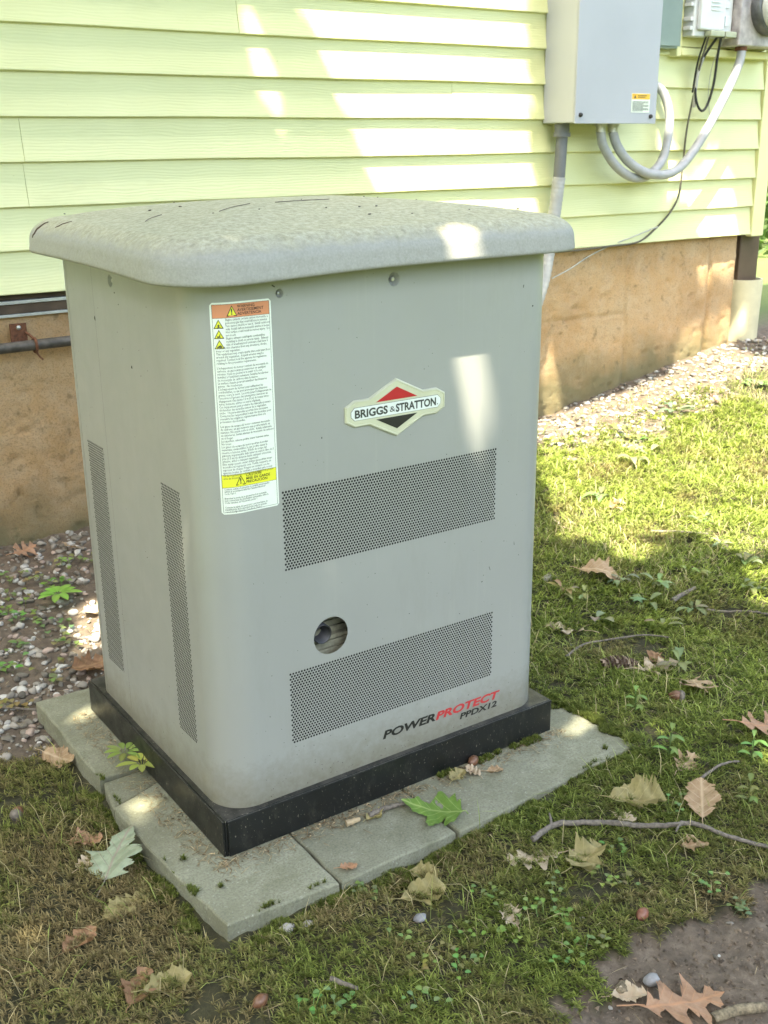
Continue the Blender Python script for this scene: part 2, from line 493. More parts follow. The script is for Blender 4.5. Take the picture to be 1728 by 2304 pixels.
MAT = dict(
    siding=m_siding(), found=m_foundation(), cab=m_cabinet(), lid=m_lid(), black=m_black(), paver=m_paver(), ground=m_ground(),
    dark=simple("inside_black", (.006, .006, .006), .95),  # near-black: shade behind the vents as colour, also the exhaust bracket
    trimy=simple("trim_paint", (.68, .66, .36), .5, var=.06, scale=8, bump=.15, bscale=60),
    sill=simple("sill_wood", (.075, .05, .033), .85, var=.4, scale=9, bump=.4, bscale=90),
    flash=simple("flashing", (.55, .56, .54), .4, .6, var=.15),
    zinc=simple("zinc", (.55, .55, .52), .35, .8, var=.2, scale=200),
    gpipe=simple("gas_pipe", (.085, .075, .065), .55, .3, var=.45, scale=40, bump=.3, bscale=120),
    rust=simple("rust", (.13, .05, .025), .9, var=.5, scale=120, bump=.5, bscale=200),
    enamel=simple("box_enamel", (.385, .40, .45), .38, var=.04, scale=4),
    enamelg=simple("grey_green_enamel", (.20, .26, .245), .45, var=.08, scale=8),
    plast=simple("pale_plastic", (.62, .64, .67), .45, var=.04, scale=12),
    meterm=simple("weathered_steel", (.42, .38, .38), .55, .35, var=.35, scale=22, bump=.2, bscale=90),
    mring=simple("meter_ring", (.12, .12, .125), .45, .5, var=.4, scale=25),
    pvc=simple("pvc_grey", (.13, .135, .15), .5, var=.10, scale=30),
    flexc=simple("flex_conduit", (.33, .335, .35), .5, var=.10, scale=40),
    cable=simple("black_cable", (.012, .012, .012), .5),
    wire=simple("dusty_wire", (.10, .09, .07), .8, var=.3),
    wired=simple("pale_wire", (.42, .41, .38), .7, var=.2),
    brown=simple("downspout_brown", (.10, .065, .045), .5, var=.2, scale=10),
    drain=simple("drain_cream", (.55, .50, .34), .6, var=.12, scale=14),
    white=simple("label_white", (.72, .76, .68), .45, var=.03),
    orange=simple("label_orange", (.62, .24, .12), .45, var=.05),
    yellow=simple("label_yellow", (.72, .70, .05), .45, var=.04),
    amber=simple("sticker_amber", (.80, .45, .06), .5, var=.04),
    ink=simple("ink", (.015, .015, .012), .5),
    inkg=simple("small_print_ink", (.045, .05, .04), .6),
    red=simple("badge_red", (.42, .012, .02), .4, var=.06),
    redp=simple("print_red", (.50, .035, .04), .5, var=.05),
    cream=simple("badge_cream", (.56, .56, .44), .32, .25, var=.05),
    band=simple("badge_white", (.66, .70, .66), .4, var=.04),
    bark=simple("twig_bark", (.135, .115, .095), .9, var=.4, scale=140, bump=.6, bscale=300),
    barkc=simple("bark_chunk", (.16, .13, .085), .95, var=.6, scale=160, bump=1.0, bscale=220),
    cutw=simple("twig_wood", (.34, .26, .16), .85, var=.2, scale=120),
    acorn=simple("acorn_shell", (.14, .065, .035), .38, var=.25, scale=90),
    acornr=simple("acorn_red", (.19, .075, .048), .40, var=.25, scale=90),
    cone=simple("cone_scale", (.085, .052, .034), .8, var=.35, scale=160),
    conet=simple("cone_tip", (.27, .20, .15), .85, var=.3, scale=160),
    stonew=simple("pale_stone", (.30, .28, .25), .75, var=.2, scale=60, bump=.3, bscale=200),
    stoneg=simple("grey_stone", (.21, .21, .215), .8, var=.25, scale=60, bump=.3, bscale=200),
    moss=m_attr("moss_blades", .75, .35, .2), grass=m_attr("grass_blades", .6, .4, .3), stones=m_attr("gravel_stone", .8, 0, .3),
    straw=m_attr("dry_needles", .7, .15, .3), weed=m_attr("weed_leaf", .5, .35, .4), canopy=m_attr("canopy_leaf", .6, .28, .3),
    tan=m_leaf("leaf_tan", (.27, .17, .09), (.43, .30, .18), (.50, .37, .24)),
    brownl=m_leaf("leaf_brown", (.17, .085, .04), (.30, .165, .085), (.34, .20, .10)),
    pale=m_leaf("leaf_pale", (.40, .31, .21), (.56, .46, .34), (.50, .38, .26)),
    orangel=m_leaf("leaf_orange", (.27, .145, .08), (.42, .26, .165), (.46, .24, .13)),
    olive=m_leaf("leaf_olive", (.19, .165, .065), (.33, .28, .12), (.36, .30, .14)),
    greenl=m_leaf("leaf_green", (.11, .21, .035), (.17, .29, .055), (.33, .42, .14)),
    greyg=m_leaf("leaf_grey_green", (.20, .25, .17), (.29, .34, .24), (.27, .22, .19), .15),
    trunk=simple("tree_bark", (.11, .085, .06), .95, var=.4, scale=20, bump=1.0, bscale=40),
)

# ------------------------------------------------------------------ ground
def build_ground():
    xs = np.concatenate([[-70, -40, -20, -10, -6, -4, -3, -2.2, -1.5, -1.1], np.arange(-.9, 4.1, .018), [4.3, 4.7, 5.3, 6.5, 9, 14, 25, 45, 75]])
    ys = np.concatenate([[-70, -40, -20, -10, -6, -4, -3, -2.2, -1.6, -1.2], np.arange(-.95, 1.9, .018), [2.2, 3, 5, 9, 16, 30, 50, 80]])
    X, Y = np.meshgrid(xs, ys)
    near = (X > -1.5) & (X < 4.7) & (Y > -1.6) & (Y < 2.2)
    Z = gbase(X, Y) + np.where(near, grough(X, Y), 0)
    # keep the soil under the slab of pavers below them
    pad = (X > -.07) & (X < .86) & (Y > -.13) & (Y < .78)
    Z = np.where(pad, np.minimum(Z, -.05), Z)
    nx, ny = len(xs), len(ys)
    idx = np.arange(nx * ny).reshape(ny, nx)
    F = np.stack([idx[:-1, :-1], idx[:-1, 1:], idx[1:, 1:], idx[1:, :-1]], -1).reshape(-1, 4)
    V = np.stack([X, Y, Z], -1).reshape(-1, 3)
    x, y = V[:, 0], V[:, 1]
    soil = zone_soil(x, y) | zone_gravel(x, y)
    lawn = np.clip((np.hypot(x - 2.6, (y - 1.1) * 1.2) < .95) * 1.0, 0, 1) * .0
    far = (x < -1.4) | (x > 4.5) | (y < -1.5) | (y > 2.1)
    cols = np.zeros((len(V), 3)); cols[:, 0] = np.where(soil, 0.0, 1.0); cols[:, 1] = far
    o = tri_mesh("ground", V, F, MAT["ground"], cols, True)
    tag(o, "bare soil and mossy earth of the yard", None, None, "structure")
build_ground()

# ------------------------------------------------------------------ house
YW = 1.85
PITCH = .128
Z0 = .840
house = empty("house", (0, YW, 0), "pale yellow lap-sided house wall on a tan concrete foundation", "house")

def siding_board(x0, x1, i, proud=0.0):
    z0 = Z0 + PITCH * i
    h = PITCH + .020
    n = max(2, int((x1 - x0) / .07))
    prof = [(.000, -.0035), (-.0195, -.0005), (-.0208, .0012), (-.0202, .006), (-.0090, .07), (-.0015, h), (.004, h)]
    # (dy, dz): back bottom, front bottom lip, up the face, top tucked behind the next course
    mb = MB()
    vs_, fs = [], []
    m_ = len(prof)
    for k in range(n + 1):
        x = x0 + (x1 - x0) * k / n
        w = (float(vnoise(np.array(x * 2.1), np.array(i * 3.7), 3)) - .5) * .004
        wy = (float(vnoise(np.array(x * 1.3), np.array(i * 5.1), 8)) - .5) * .003
        for dy, dz in prof:
            vs_.append((x, YW + dy - proud * (1 if dz < .1 else .3) + wy * (1 if dz < .1 else 0), z0 + dz + w * (1 if dz < .1 else 0)))
    for k in range(n):
        for j in range(m_ - 1):
            a = k * m_ + j
            fs.append((a, a + 1, a + 1 + m_, a + m_))
    mb.add(vs_, fs, False)
    mb.add(vs_[:m_], [tuple(range(m_))]); mb.add(vs_[-m_:], [tuple(range(m_ - 1, -1, -1))])
    o = mb.build("siding_board", MAT["siding"], house)
    return o

XL, XR = -3.2, 3.742
joints = {0: [1.9], 1: [-.9, 2.1], 2: [.331], 3: [.333], 4: [1.95], 5: [-1.2], 6: [1.07], 7: [.2, 2.9], 8: [-.6], 9: [1.4], 10: [.5], 11: [2.2], 12: [-.3], 13: [1.0], 14: [.1], 15: [2.5]}
for i in range(16):
    xs_ = [XL] + joints.get(i, []) + [XR]
    for j in range(len(xs_) - 1):
        siding_board(xs_[j], xs_[j + 1] - (.0008 if j < len(xs_) - 2 else 0), i, .0016 * (j % 2))
ZT = Z0 + PITCH * 16
mb = MB().box(XL, XR + .05, YW + .030, YW + .16, .850, ZT + .02); mb.build("wall_sheathing", MAT["sill"], house)
mb = MB().box(XL, XR + .10, YW - .05, YW + .4, ZT + .025, ZT + .18, .004); mb.build("frieze_board", MAT["trimy"], house)
mb = MB().box(XR + .002, XR + .090, YW - .026, YW + .010, Z0 - .012, ZT + .02, .004); mb.box(XR + .065, XR + .0925, YW + .0105, YW + .10, Z0 - .012, ZT + .02, .003)
mb.build("corner_trim", MAT["trimy"], house)
mb = MB().box(XR + .03, XR + .062, YW + .165, YW + 5, .80, ZT, .0); mb.build("end_wall", MAT["siding"], house)
# sill timbers showing below the siding behind the generator
for z0_, z1_, y_ in ((.818, .846, 1.866), (.776, .806, 1.862)):
    MB().box(XL, 1.25, y_, 1.95, z0_, z1_, .003).build("sill_board", MAT["sill"], house)
for z0_, z1_ in ((.8065, .8165), (.767, .7755)):
    MB().box(XL, 1.25, 1.853, 1.95, z0_, z1_, .001).build("flashing_strip", MAT["flash"], house)

def foundation():
    xs = np.concatenate([np.arange(-3.2, -.4, .1), np.arange(-.4, 3.702, .0105)]); xs[-1] = 3.70
    zs = np.arange(-.20, .838, .0105)
    X, Z = np.meshgrid(xs, zs)
    top = np.where(X < 1.25, .765, .836)
    Z = -.2 + (Z + .2) / (zs[-1] + .2) * (top + .2)
    Y = 1.872 + (fbm(X * 3, Z * 3, 71) - .5) * .012 + (fbm(X * 22, Z * 22, 73, 4) - .5) * .007
    pits = np.clip(fbm(X * 38, Z * 38, 77, 2) - .70, 0, 1) * .05
    Y = Y + pits
    def groove(d, w, dep): return dep * np.exp(-(d / w) ** 2)
    Y += (fbm(X * 70, Z * 70, 75, 2) - .5) * .003
    wob = (fbm(X * 5, Z * 5, 79) - .5) * .03
    Y += groove(X - 2.972 + wob, .007, .011) + groove(Z - .532 + wob * .5, .006, .010) * (X > 2.35) * (X < 2.975) + groove(X - 3.525 + wob * 1.5, .010, .018)
    Y += groove(Z - .60 + .05 * np.sin(X * 4) + wob, .004, .004) * (X < .6) + groove(Z - .18 + wob, .004, .003) * (X > .1) * (X < .6)
    nx, nz = len(xs), len(zs)
    idx = np.arange(nx * nz).reshape(nz, nx)
    F = np.stack([idx[:-1, :-1], idx[:-1, 1:], idx[1:, 1:], idx[1:, :-1]], -1).reshape(-1, 4)
    V = np.stack([X, Y - YW, Z], -1).reshape(-1, 3)
    o = tri_mesh("foundation_wall", V, F, MAT["found"], None, True)
    o.parent = house
    o["label"] = "tan painted concrete foundation with green algae near the soil"
    mb = MB().box(3.60, 3.70, 1.905, 6.5, -.2, .836)
    mb.add([(3.70, 1.87, -.2), (3.70, 1.92, -.2), (3.70, 1.92, .836), (3.70, 1.87, .836)], [(0, 1, 2, 3)])
    mb.build("foundation_return", MAT["found"], house)
foundation()

# gas pipe with its rusty strap along the foundation
gp = empty("gas_pipe", (-.5, 1.80, .68), "dark grey steel gas pipe running along the foundation at left", "pipe")
mb = MB().tube(spline([(-2.6, 1.80, .668), (-.6, 1.80, .676), (.2, 1.80, .684), (.7, 1.80, .688), (1.3, 1.80, .692)], 6), .0165, 16)
mb.build("pipe", MAT["gpipe"], gp)
mb = MB().box(.235, .287, 1.848, 1.853, .690, .748, .001)
mb.tube([(.292 + .0, 1.80 + .022 * math.cos(a), .684 + .022 * math.sin(a)) for a in np.linspace(0, 2 * math.pi, 20)], .0045, 6, False)
mb.tube([(.298, 1.815, .700), (.29, 1.84, .712), (.28, 1.85, .72)], .004, 6)
mb.tube([(.292, 1.79, .665), (.298, 1.782, .650), (.307, 1.78, .640)], .003, 6)
st = mb.build("strap", MAT["rust"], gp)
MB().lathe([(.0001, -.005), (.005, -.004), (.0075, 0), (.0075, .002)], (.262, 1.8465, .735), (0, 1, 0), 14).build("screw", MAT["zinc"], st)

# ------------------------------------------------------------------ generator
GEN = empty("generator", (.407, .351, 0), "large grey standby generator with domed lid on a black base", "generator")
X0, X1, Y0, Y1, RC = .0145, .800, .0157, .6865, .072
BW, BD, BH = .8144, .7019, .0765
ZC = 1.10

def cdt_panel(outer, holes):
    vs_, es = [], []
    def loop(pts):
        n0 = len(vs_)
        vs_.extend([Vector(p) for p in pts])
        es.extend([(n0 + i, n0 + (i + 1) % len(pts)) for i in range(len(pts))])
    loop(outer)
    for h in holes: loop(h)
    r = delaunay_2d_cdt(vs_, es, [], 0, 1e-6)
    ov, of = r[0], r[2]
    keep = []
    for f in of:
        cx = sum(ov[i].x for i in f) / len(f); cy = sum(ov[i].y for i in f) / len(f)
        if any(bool(inpoly(np.array([cx]), np.array([cy]), [tuple(p) for p in h])[0]) for h in holes): continue
        if not bool(inpoly(np.array([cx]), np.array([cy]), [tuple(p) for p in outer])[0]): continue
        keep.append(tuple(f))
    return [(p.x, p.y) for p in ov], keep
def rect(a, b, c, d): return [(a, c), (b, c), (b, d), (a, d)]
def circ(cx, cy, r, n=28): return [(cx + r * math.cos(2 * math.pi * k / n), cy + r * math.sin(2 * math.pi * k / n)) for k in range(n)]

PF = [(.1588, .6521, .5347, .6862), (.1588, .6521, .1813, .3304)]          # perforated fields in the front (x0,x1,z0,z1)
PS = [(.4957, .5845, .1779, .6837), (.1249, .2077, .1779, .6837)]          # perforated strips in the side (y0,y1,z0,z1)
HOLE = (.2525, .3835, .0375)
SCF = [(.404, 1.036, .0125), (.171, 1.030, .0075)]
SCS = [(.372, 1.030, .0115)]
fx0, fx1 = X0 + RC, X1 - RC
sy0, sy1 = Y0 + RC, Y1 - RC
mb = MB()
v2, f2 = cdt_panel(rect(fx0, fx1, BH - .003, ZC), [rect(*p) for p in PF] + [circ(HOLE[0], HOLE[1], HOLE[2], 40)] + [circ(*s, 20) for s in SCF])
mb.add([(p[0], Y0, p[1]) for p in v2], f2)
SEAM = .470
v2, f2 = cdt_panel(rect(sy0, SEAM - .0008, BH - .003, ZC), [rect(*PS[1])] + [circ(*s, 20) for s in SCS])
mb.add([(X0, p[0], p[1]) for p in v2], [t[::-1] for t in f2])
v2, f2 = cdt_panel(rect(SEAM + .0008, sy1, BH - .003, ZC), [rect(*PS[0])])
mb.add([(X0 + .0004, p[0], p[1]) for p in v2], [t[::-1] for t in f2])
mb.add([(X0, SEAM - .0008, BH), (X0 + .006, SEAM - .0008, BH), (X0 + .006, SEAM - .0008, ZC), (X0, SEAM - .0008, ZC)], [(0, 1, 2, 3)])
mb.add([(X0 + .006, SEAM - .001, BH), (X0 + .006, SEAM + .001, BH), (X0 + .006, SEAM + .001, ZC), (X0 + .006, SEAM - .001, ZC)], [(0, 1, 2, 3)])
mb.add([(X1, sy0, BH), (X1, sy1, BH), (X1, sy1, ZC), (X1, sy0, ZC)], [(0, 1, 2, 3)])
mb.add([(fx1, Y1, BH), (fx0, Y1, BH), (fx0, Y1, ZC), (fx1, Y1, ZC)], [(0, 1, 2, 3)])
for (cx, cy, a0) in ((fx0, sy0, math.pi), (fx1, sy0, 1.5 * math.pi), (fx1, sy1, 0), (fx0, sy1, .5 * math.pi)):
    n = 28
    vs_, fs = [], []
    for k in range(n + 1):
        a = a0 + .5 * math.pi * k / n
        x, y = cx + RC * math.cos(a), cy + RC * math.sin(a)
        vs_ += [(x, y, BH - .003), (x, y, ZC)]
    for k in range(n):
        fs.append((2 * k, 2 * k + 2, 2 * k + 3, 2 * k + 1))
    mb.add(vs_, fs, True)
mb.build("cabinet", MAT["cab"], GEN)

def perf_panel(x0, x1, z0, z1, mapf, flip=False, p=.00617, rh=.00528, r=.00222):
    nc = int(round((x1 - x0) / p)); p = (x1 - x0) / nc
    nr = int(round((z1 - z0) / rh)); rh = (z1 - z0) / nr
    oct_ = np.array([(math.cos(a), math.sin(a)) for a in (np.arange(8) * math.pi / 4 + math.pi / 4)])
    outr = np.array([(1, 1), (0, 1), (-1, 1), (-1, 0), (-1, -1), (0, -1), (1, -1), (1, 0)])
    cs = []
    extra = []
    for j in range(nr):
        zc = z0 + (j + .5) * rh
        if (nr - 1 - j) % 2 == 0:
            cs += [(x0 + (i + .5) * p, zc) for i in range(nc)]
        else:
            cs += [(x0 + (i + 1.0) * p, zc) for i in range(nc - 1)]
            for a in (x0, x1 - p / 2):
                extra.append((a, a + p / 2, zc - rh / 2, zc + rh / 2))
    cs = np.array(cs)
    n = len(cs)
    jit = 1 + (RNG.random(n) - .5) * .06
    inner = cs[:, None, :] + oct_[None] * r * jit[:, None, None]
    outer = cs[:, None, :] + outr[None] * np.array([p / 2, rh / 2])
    V = np.concatenate([inner, outer], 1).reshape(-1, 2)
    b = (np.arange(n) * 16)[:, None]
    k = np.arange(8)[None]
    F = np.stack([b + k, b + 8 + k, b + 8 + (k + 1) % 8, b + (k + 1) % 8], -1).reshape(-1, 4)
    ev = []; ef = []
    for e in extra:
        m0 = len(V) + len(ev)
        ev += [(e[0], e[2]), (e[1], e[2]), (e[1], e[3]), (e[0], e[3])]
        ef.append((m0, m0 + 1, m0 + 2, m0 + 3))
    V = np.concatenate([V, np.array(ev)]); F = np.concatenate([F[:, ::-1], np.array(ef)])
    if flip: F = F[:, ::-1]
    W3 = mapf(V) - np.array(wloc(GEN))
    o = tri_mesh("perforated_vent", W3, F, MAT["cab"])
    o.parent = GEN
    return o
for p in PF:
    perf_panel(*p, lambda V: np.stack([V[:, 0], np.full(len(V), Y0), V[:, 1]], -1))
for p in PS:
    perf_panel(*p, lambda V: np.stack([np.full(len(V), X0), V[:, 0], V[:, 1]], -1), True)

# dark inside of the cabinet
mb = MB()
def opened(bx):   # black sheets behind the vents stand in for shade inside the cabinet
    x0, x1, y0, y1, z0, z1 = bx
    return x0
v2, f2 = cdt_panel(rect(.075, .735, .06, 1.095), [rect(.195, .315, .33, .43)])
mb.add([(p[0], Y0 + .016, p[1]) for p in v2], f2)
mb.add([(.030, .075, .06), (.030, .64, .06), (.030, .64, 1.095), (.030, .075, 1.095)], [(0, 1, 2, 3)])
mb.add([(.030, .075, .06), (.075, Y0 + .016, .06), (.075, Y0 + .016, 1.095), (.030, .075, 1.095)], [(0, 1, 2, 3)])
mb.box(.045, .770, .19, .655, .03, 1.09)
mb.build("shade_backing", MAT["dark"], GEN)
# exhaust recess
mb = MB()
sl = [(.438, .414), (.4135, .390), (.3895, .3785), (.378, .3665), (.366, .3575), (.357, .344), (.3435, .33)]
for i, (za, zb) in enumerate(sl):
    mb.box(.185, .330, .072 - .007 * (i > 3) - .004 * i, .13, zb, za, .0015)
mb.build("heat_shield", simple("mineral_board", (.20, .19, .135), .9, var=.35, scale=60, bump=.8, bscale=150), GEN)
mb = MB()
mb.lathe([(.0195, .10), (.0195, .0), (.0172, .0), (.0172, .10)], (.2415, .027, .384), (0, 1, 0), 28)
mb.build("exhaust_pipe", simple("burnt_steel", (.06, .06, .065), .5, .6, var=.3), GEN)
mb = MB().box(.195, .222, .055, .13, .352, .43); mb.build("exhaust_bracket", MAT["dark"], GEN)

def dish(pos, axis, r, bolt=True):
    mb = MB().lathe([(r, 0), (r * .95, .0012), (r * .45, .0065), (r * .42, .0085), (.0001, .0085)], pos, axis, 20)
    d_ = mb.build("screw_recess", MAT["cab"], GEN)
    if bolt:
        MB().lathe([(r * .36, .0085), (r * .36, .0045), (r * .28, .003), (.0001, .0026)], pos, axis, 6, False).build("bolt_head", MAT["zinc"], d_)
for x, z, r in SCF: dish((x, Y0, z), (0, 1, 0), r)
for y, z, r in SCS: dish((X0, y, z), (1, 0, 0), r)

# base tray
mb = MB()
mb.box(.004, BW, .004, BD, 0, BH - .0025, .0015)
mb.box(.0085, BW + .001, -.0008, .003, .001, BH, .001)
mb.box(-.0008, .003, .004, BD + .001, .001, BH, .001)
mb.box(.0045, BW + .001, .0035, BD + .001, BH - .0022, BH + .0004, .0006)
mb.build("base_tray", MAT["black"], GEN)

# lid: rounded slab with a soft shoulder and a slight crown
def lid():
    xa, xb, ya, yb = -.046, .853, -.046, .742
    R0 = .125
    prof = [(.060, .004), (.016, .003), (.006, -.001), (.0015, -.0015), (-.001, .001), (-.0012, .005), (.000, .012), (.001, .024)]
    for k in range(1, 13):
        a = k / 12 * math.pi / 2
        prof.append((.001 + .062 * (1 - math.cos(a)), .022 + .043 * math.sin(a)))
    for k in range(1, 9):
        t = k / 8
        prof.append((.063 + t * .33, .065 + .034 * (1 - (1 - t) ** 1.7)))
    NA = 36
    NS = 16
    cxm, cym = (xa + xb) / 2, (ya + yb) / 2
    vs_, fs = [], []
    ring = []
    for ins, h in prof:
        hx, hy = (xb - xa) / 2 - ins, (yb - ya) / 2 - ins
        hx, hy = max(hx, .002), max(hy, .002)
        r = min(max(R0 - ins * .8, .03), hx, hy)
        pts = []
        for (sx, sy, a0) in ((-1, -1, math.pi), (1, -1, 1.5 * math.pi), (1, 1, 0), (-1, 1, .5 * math.pi)):
            for k in range(NA):
                a = a0 + .5 * math.pi * k / (NA - 1)
                pts.append((cxm + sx * (hx - r) + r * math.cos(a), cym + sy * (hy - r) + r * math.sin(a)))
            nxt = {(-1, -1): (1, -1), (1, -1): (1, 1), (1, 1): (-1, 1), (-1, 1): (-1, -1)}[(sx, sy)]
            a1 = a0 + .5 * math.pi
            pA = pts[-1]
            pB = (cxm + nxt[0] * (hx - r) + r * math.cos(a1), cym + nxt[1] * (hy - r) + r * math.sin(a1))
            for k in range(1, NS):
                t = k / NS
                pts.append((pA[0] + (pB[0] - pA[0]) * t, pA[1] + (pB[1] - pA[1]) * t))
        ring.append(len(pts))
        for (x, y) in pts:
            zr = 1.0675 - .0105 * math.exp(-((x - .02) ** 2 + (y + .02) ** 2) / (.22 ** 2)) * max(0, 1 - h / .08)
            vs_.append((x, y, zr + h))
    n = ring[0]
    for i in range(len(prof) - 1):
        for k in range(n):
            a, b = i * n + k, i * n + (k + 1) % n
            fs.append((a, b, b + n, a + n))
    fs.append(tuple((len(prof) - 1) * n + k for k in range(n)))
    mb = MB().add(vs_, fs, True)
    return mb.build("lid", MAT["lid"], GEN, "domed grey plastic lid filmed with green and brown dirt")
LID = lid()

# ------------------------------------------------------------------ lettering
def text_geo(body, size, shear=0.0, offset=0.0, align='LEFT', res=2, line=1.0, sx=1.0, width_to=None):
    cu = bpy.data.curves.new("t", 'FONT')
    cu.body = body; cu.size = size; cu.shear = shear; cu.offset = offset; cu.align_x = align; cu.resolution_u = res; cu.space_line = line
    ob = bpy.data.objects.new("t", cu); COL.objects.link(ob)
    dg = bpy.context.evaluated_depsgraph_get()
    me = bpy.data.meshes.new_from_object(ob.evaluated_get(dg))
    vs_ = [(v.co.x * sx, v.co.y) for v in me.vertices]
    fs = [tuple(p.vertices) for p in me.polygons]
    bpy.data.objects.remove(ob); bpy.data.meshes.remove(me); bpy.data.curves.remove(cu)
    if width_to and vs_:
        lo = min(v[0] for v in vs_); hi = max(v[0] for v in vs_); k = width_to / (hi - lo)
        vs_ = [((v[0] - lo) * k, v[1]) for v in vs_]
    return vs_, fs

def on_front(s, z, off):
    """wrap (s along the sheet metal from the start of the flat front, z) onto the cabinet"""
    if s >= 0: return (fx0 + s, Y0 - off, z)
    a = -s / RC
    return (fx0 - (RC + off) * math.sin(a), sy0 - (RC + off) * math.cos(a), z)

def sheet(s0, s1, z0, z1, off, rr=0.0):
    """rounded rectangle wrapped on the cabinet, as a strip of columns"""
    n = 26
    vs_, fs = [], []
    for k in range(n + 1):
        s = s0 + (s1 - s0) * k / n
        d = min(s - s0, s1 - s)
        cut = 0 if d >= rr else rr - math.sqrt(max(0, rr * rr - (rr - d) ** 2))
        vs_ += [on_front(s, z0 + cut, off), on_front(s, z1 - cut, off)]
    for k in range(n):
        fs.append((2 * k, 2 * k + 2, 2 * k + 3, 2 * k + 1))
    return MB().add(vs_, fs, True)

LS0, LS1, LZ0, LZ1 = -.0415, .0670, .6625, 1.0235
lab = sheet(LS0, LS1, LZ0, LZ1, .0004, .004).build("warning_label", MAT["white"], GEN)
lab["label"] = "tall printed warning label in three languages"
iw0, iw1 = LS0 + .0035, LS1 - .0035
sheet(iw0, iw1, .9985, 1.0200, .0006).build("orange_header", MAT["orange"], lab)
sheet(iw0, iw1, .7105, .7325, .0006).build("yellow_header", MAT["yellow"], lab)
mb = MB()
for a, b, c, d in ((iw0, iw1, 1.0200, 1.0205), (iw0, iw1, .998, .9985), (iw0, iw1, .7325, .733), (iw0, iw1, .710, .7105), (iw0, iw1, .6655, .666), (iw0 - .0003, iw0 + .0003, .666, 1.02), (iw1 - .0003, iw1 + .0003, .666, 1.02)):
    s = sheet(a, b, c, d, .0008); mb.add(s.v, s.f)
def put(mb, geo, s, z, off=.0009):
    vs_, fs = geo
    mb.add([on_front(s + v[0], z + v[1], off) for v in vs_], fs)
def tri(mb, s, z, w, h, off):
    mb.add([on_front(s - w / 2, z, off), on_front(s + w / 2, z, off), on_front(s, z + h, off)], [(0, 1, 2)])
put(mb, text_geo("WARNING\nAVERTISSEMENT\nADVERTENCIA", .0066, 0, .00010, line=.90), iw0 + .0425, 1.0136)
put(mb, text_geo("CAUTION\nMISE EN GARDE\nPRECAUCI\u00d3N", .0066, 0, .00010, line=.90), iw0 + .0425, .7264)
for zc in (1.0005, .7130): tri(mb, iw0 + .0325, zc, .0185, .0175, .0010)
for zc in (.9815, .9650, .9485): tri(mb, iw0 + .0095, zc, .0165, .0150, .0010)
mb.build("label_print", MAT["ink"], lab)
for zc in (1.0020, .7145):
    mb = MB(); tri(mb, iw0 + .0325, zc, .0142, .0136, .0012); mb.build("hazard_triangle", MAT["yellow"], lab)
for zc in (.9828, .9663, .9498):
    mb = MB(); tri(mb, iw0 + .0095, zc, .0125, .0115, .0012); mb.build("hazard_triangle", MAT["yellow"], lab)
mb = MB()
for zc in (1.0020, .7145):
    put(mb, text_geo("!", .0135, 0, .0004), iw0 + .0303, zc + .0014, .0014)
def pict(pts, s, z, k): mb.add([on_front(s + p[0] * k, z + p[1] * k, .0014) for p in pts], [tuple(range(len(pts)))])
pict([(-.3, .1), (-.1, .1), (-.08, .3), (-.4, .25), (-.1, .42), (0, .62), (.1, .42), (.4, .25), (.08, .3), (.1, .1), (.3, .1), (.3, .04), (-.3, .04)], iw0 + .0095, .9828, .0105)
pict([(-.35, .08), (-.3, .28), (.0, .28), (.12, .62), (.22, .58), (.12, .2), (.3, .08)], iw0 + .0095, .9663, .0105)
pict([(-.42, .06), (-.3, .30), (-.2, .2), (-.1, .46), (0, .3), (.1, .6), (.2, .28), (.32, .36), (.42, .06)], iw0 + .0095, .9498, .0105)
# small print
EN1 = ["Engine exhaust contains carbon monoxide, a", "poisonous gas that could kill you in minutes.", "You cannot smell it or see it.  Install outdoors", "only. Install carbon monoxide alarms in home", "Hot surface could result in serious injury.  Do", "not touch.", "Engine exhaust could ignite combustibles", "resulting in death or serious injury.  Exhaust", "side of weatherproof enclosure shall have 5"]
EN2 = ["ft. (1.5M) min clearance from any structures, shrubs,", "trees or any vegetation.", "This equipment may create sparks that could start fires", "around dry vegetation.  A spark arrester may be", "required. Contact local fire agencies for regulations", "relating to fire prevention requirements."]
FR = ["L'\u00e9chappement du moteur contient du monoxyde de", "carbone, un gaz toxique pouvant tuer en quelques", "minutes. Vous ne pouvez ni le sentir ni le voir.", "Installez \u00e0 l'ext\u00e9rieur seulement. Installez les alarmes", "de monoxyde de carbone dans la maison.", "La surface chaude pourrait entra\u00eener des blessures", "graves.  Ne touchez pas.", "L'\u00e9chappement du moteur peut enflammer les", "combustibles, ce qui peut provoquer des blessures", "graves, voire la mort.  La sortie pour l'\u00e9chappement de", "l'enceinte \u00e0 l'\u00e9preuve des intemp\u00e9ries doit avoir un", "d\u00e9gagement d'au moins 1,5 m (5 pi) de toutes struc-", "tures, buissons, arbres ou autres v\u00e9g\u00e9taux.", "Cet \u00e9quipement peut produire des \u00e9tincelles pouvant", "d\u00e9clencher des incendies autour de la v\u00e9g\u00e9tation", "s\u00e8che.  Un pare-\u00e9tincelles pourrait \u00eatre n\u00e9cessaire.", "Contactez les responsables locaux des incendies pour", "conna\u00eetre les exigences r\u00e9glementaires li\u00e9es \u00e0 la", "pr\u00e9vention des incendies."]
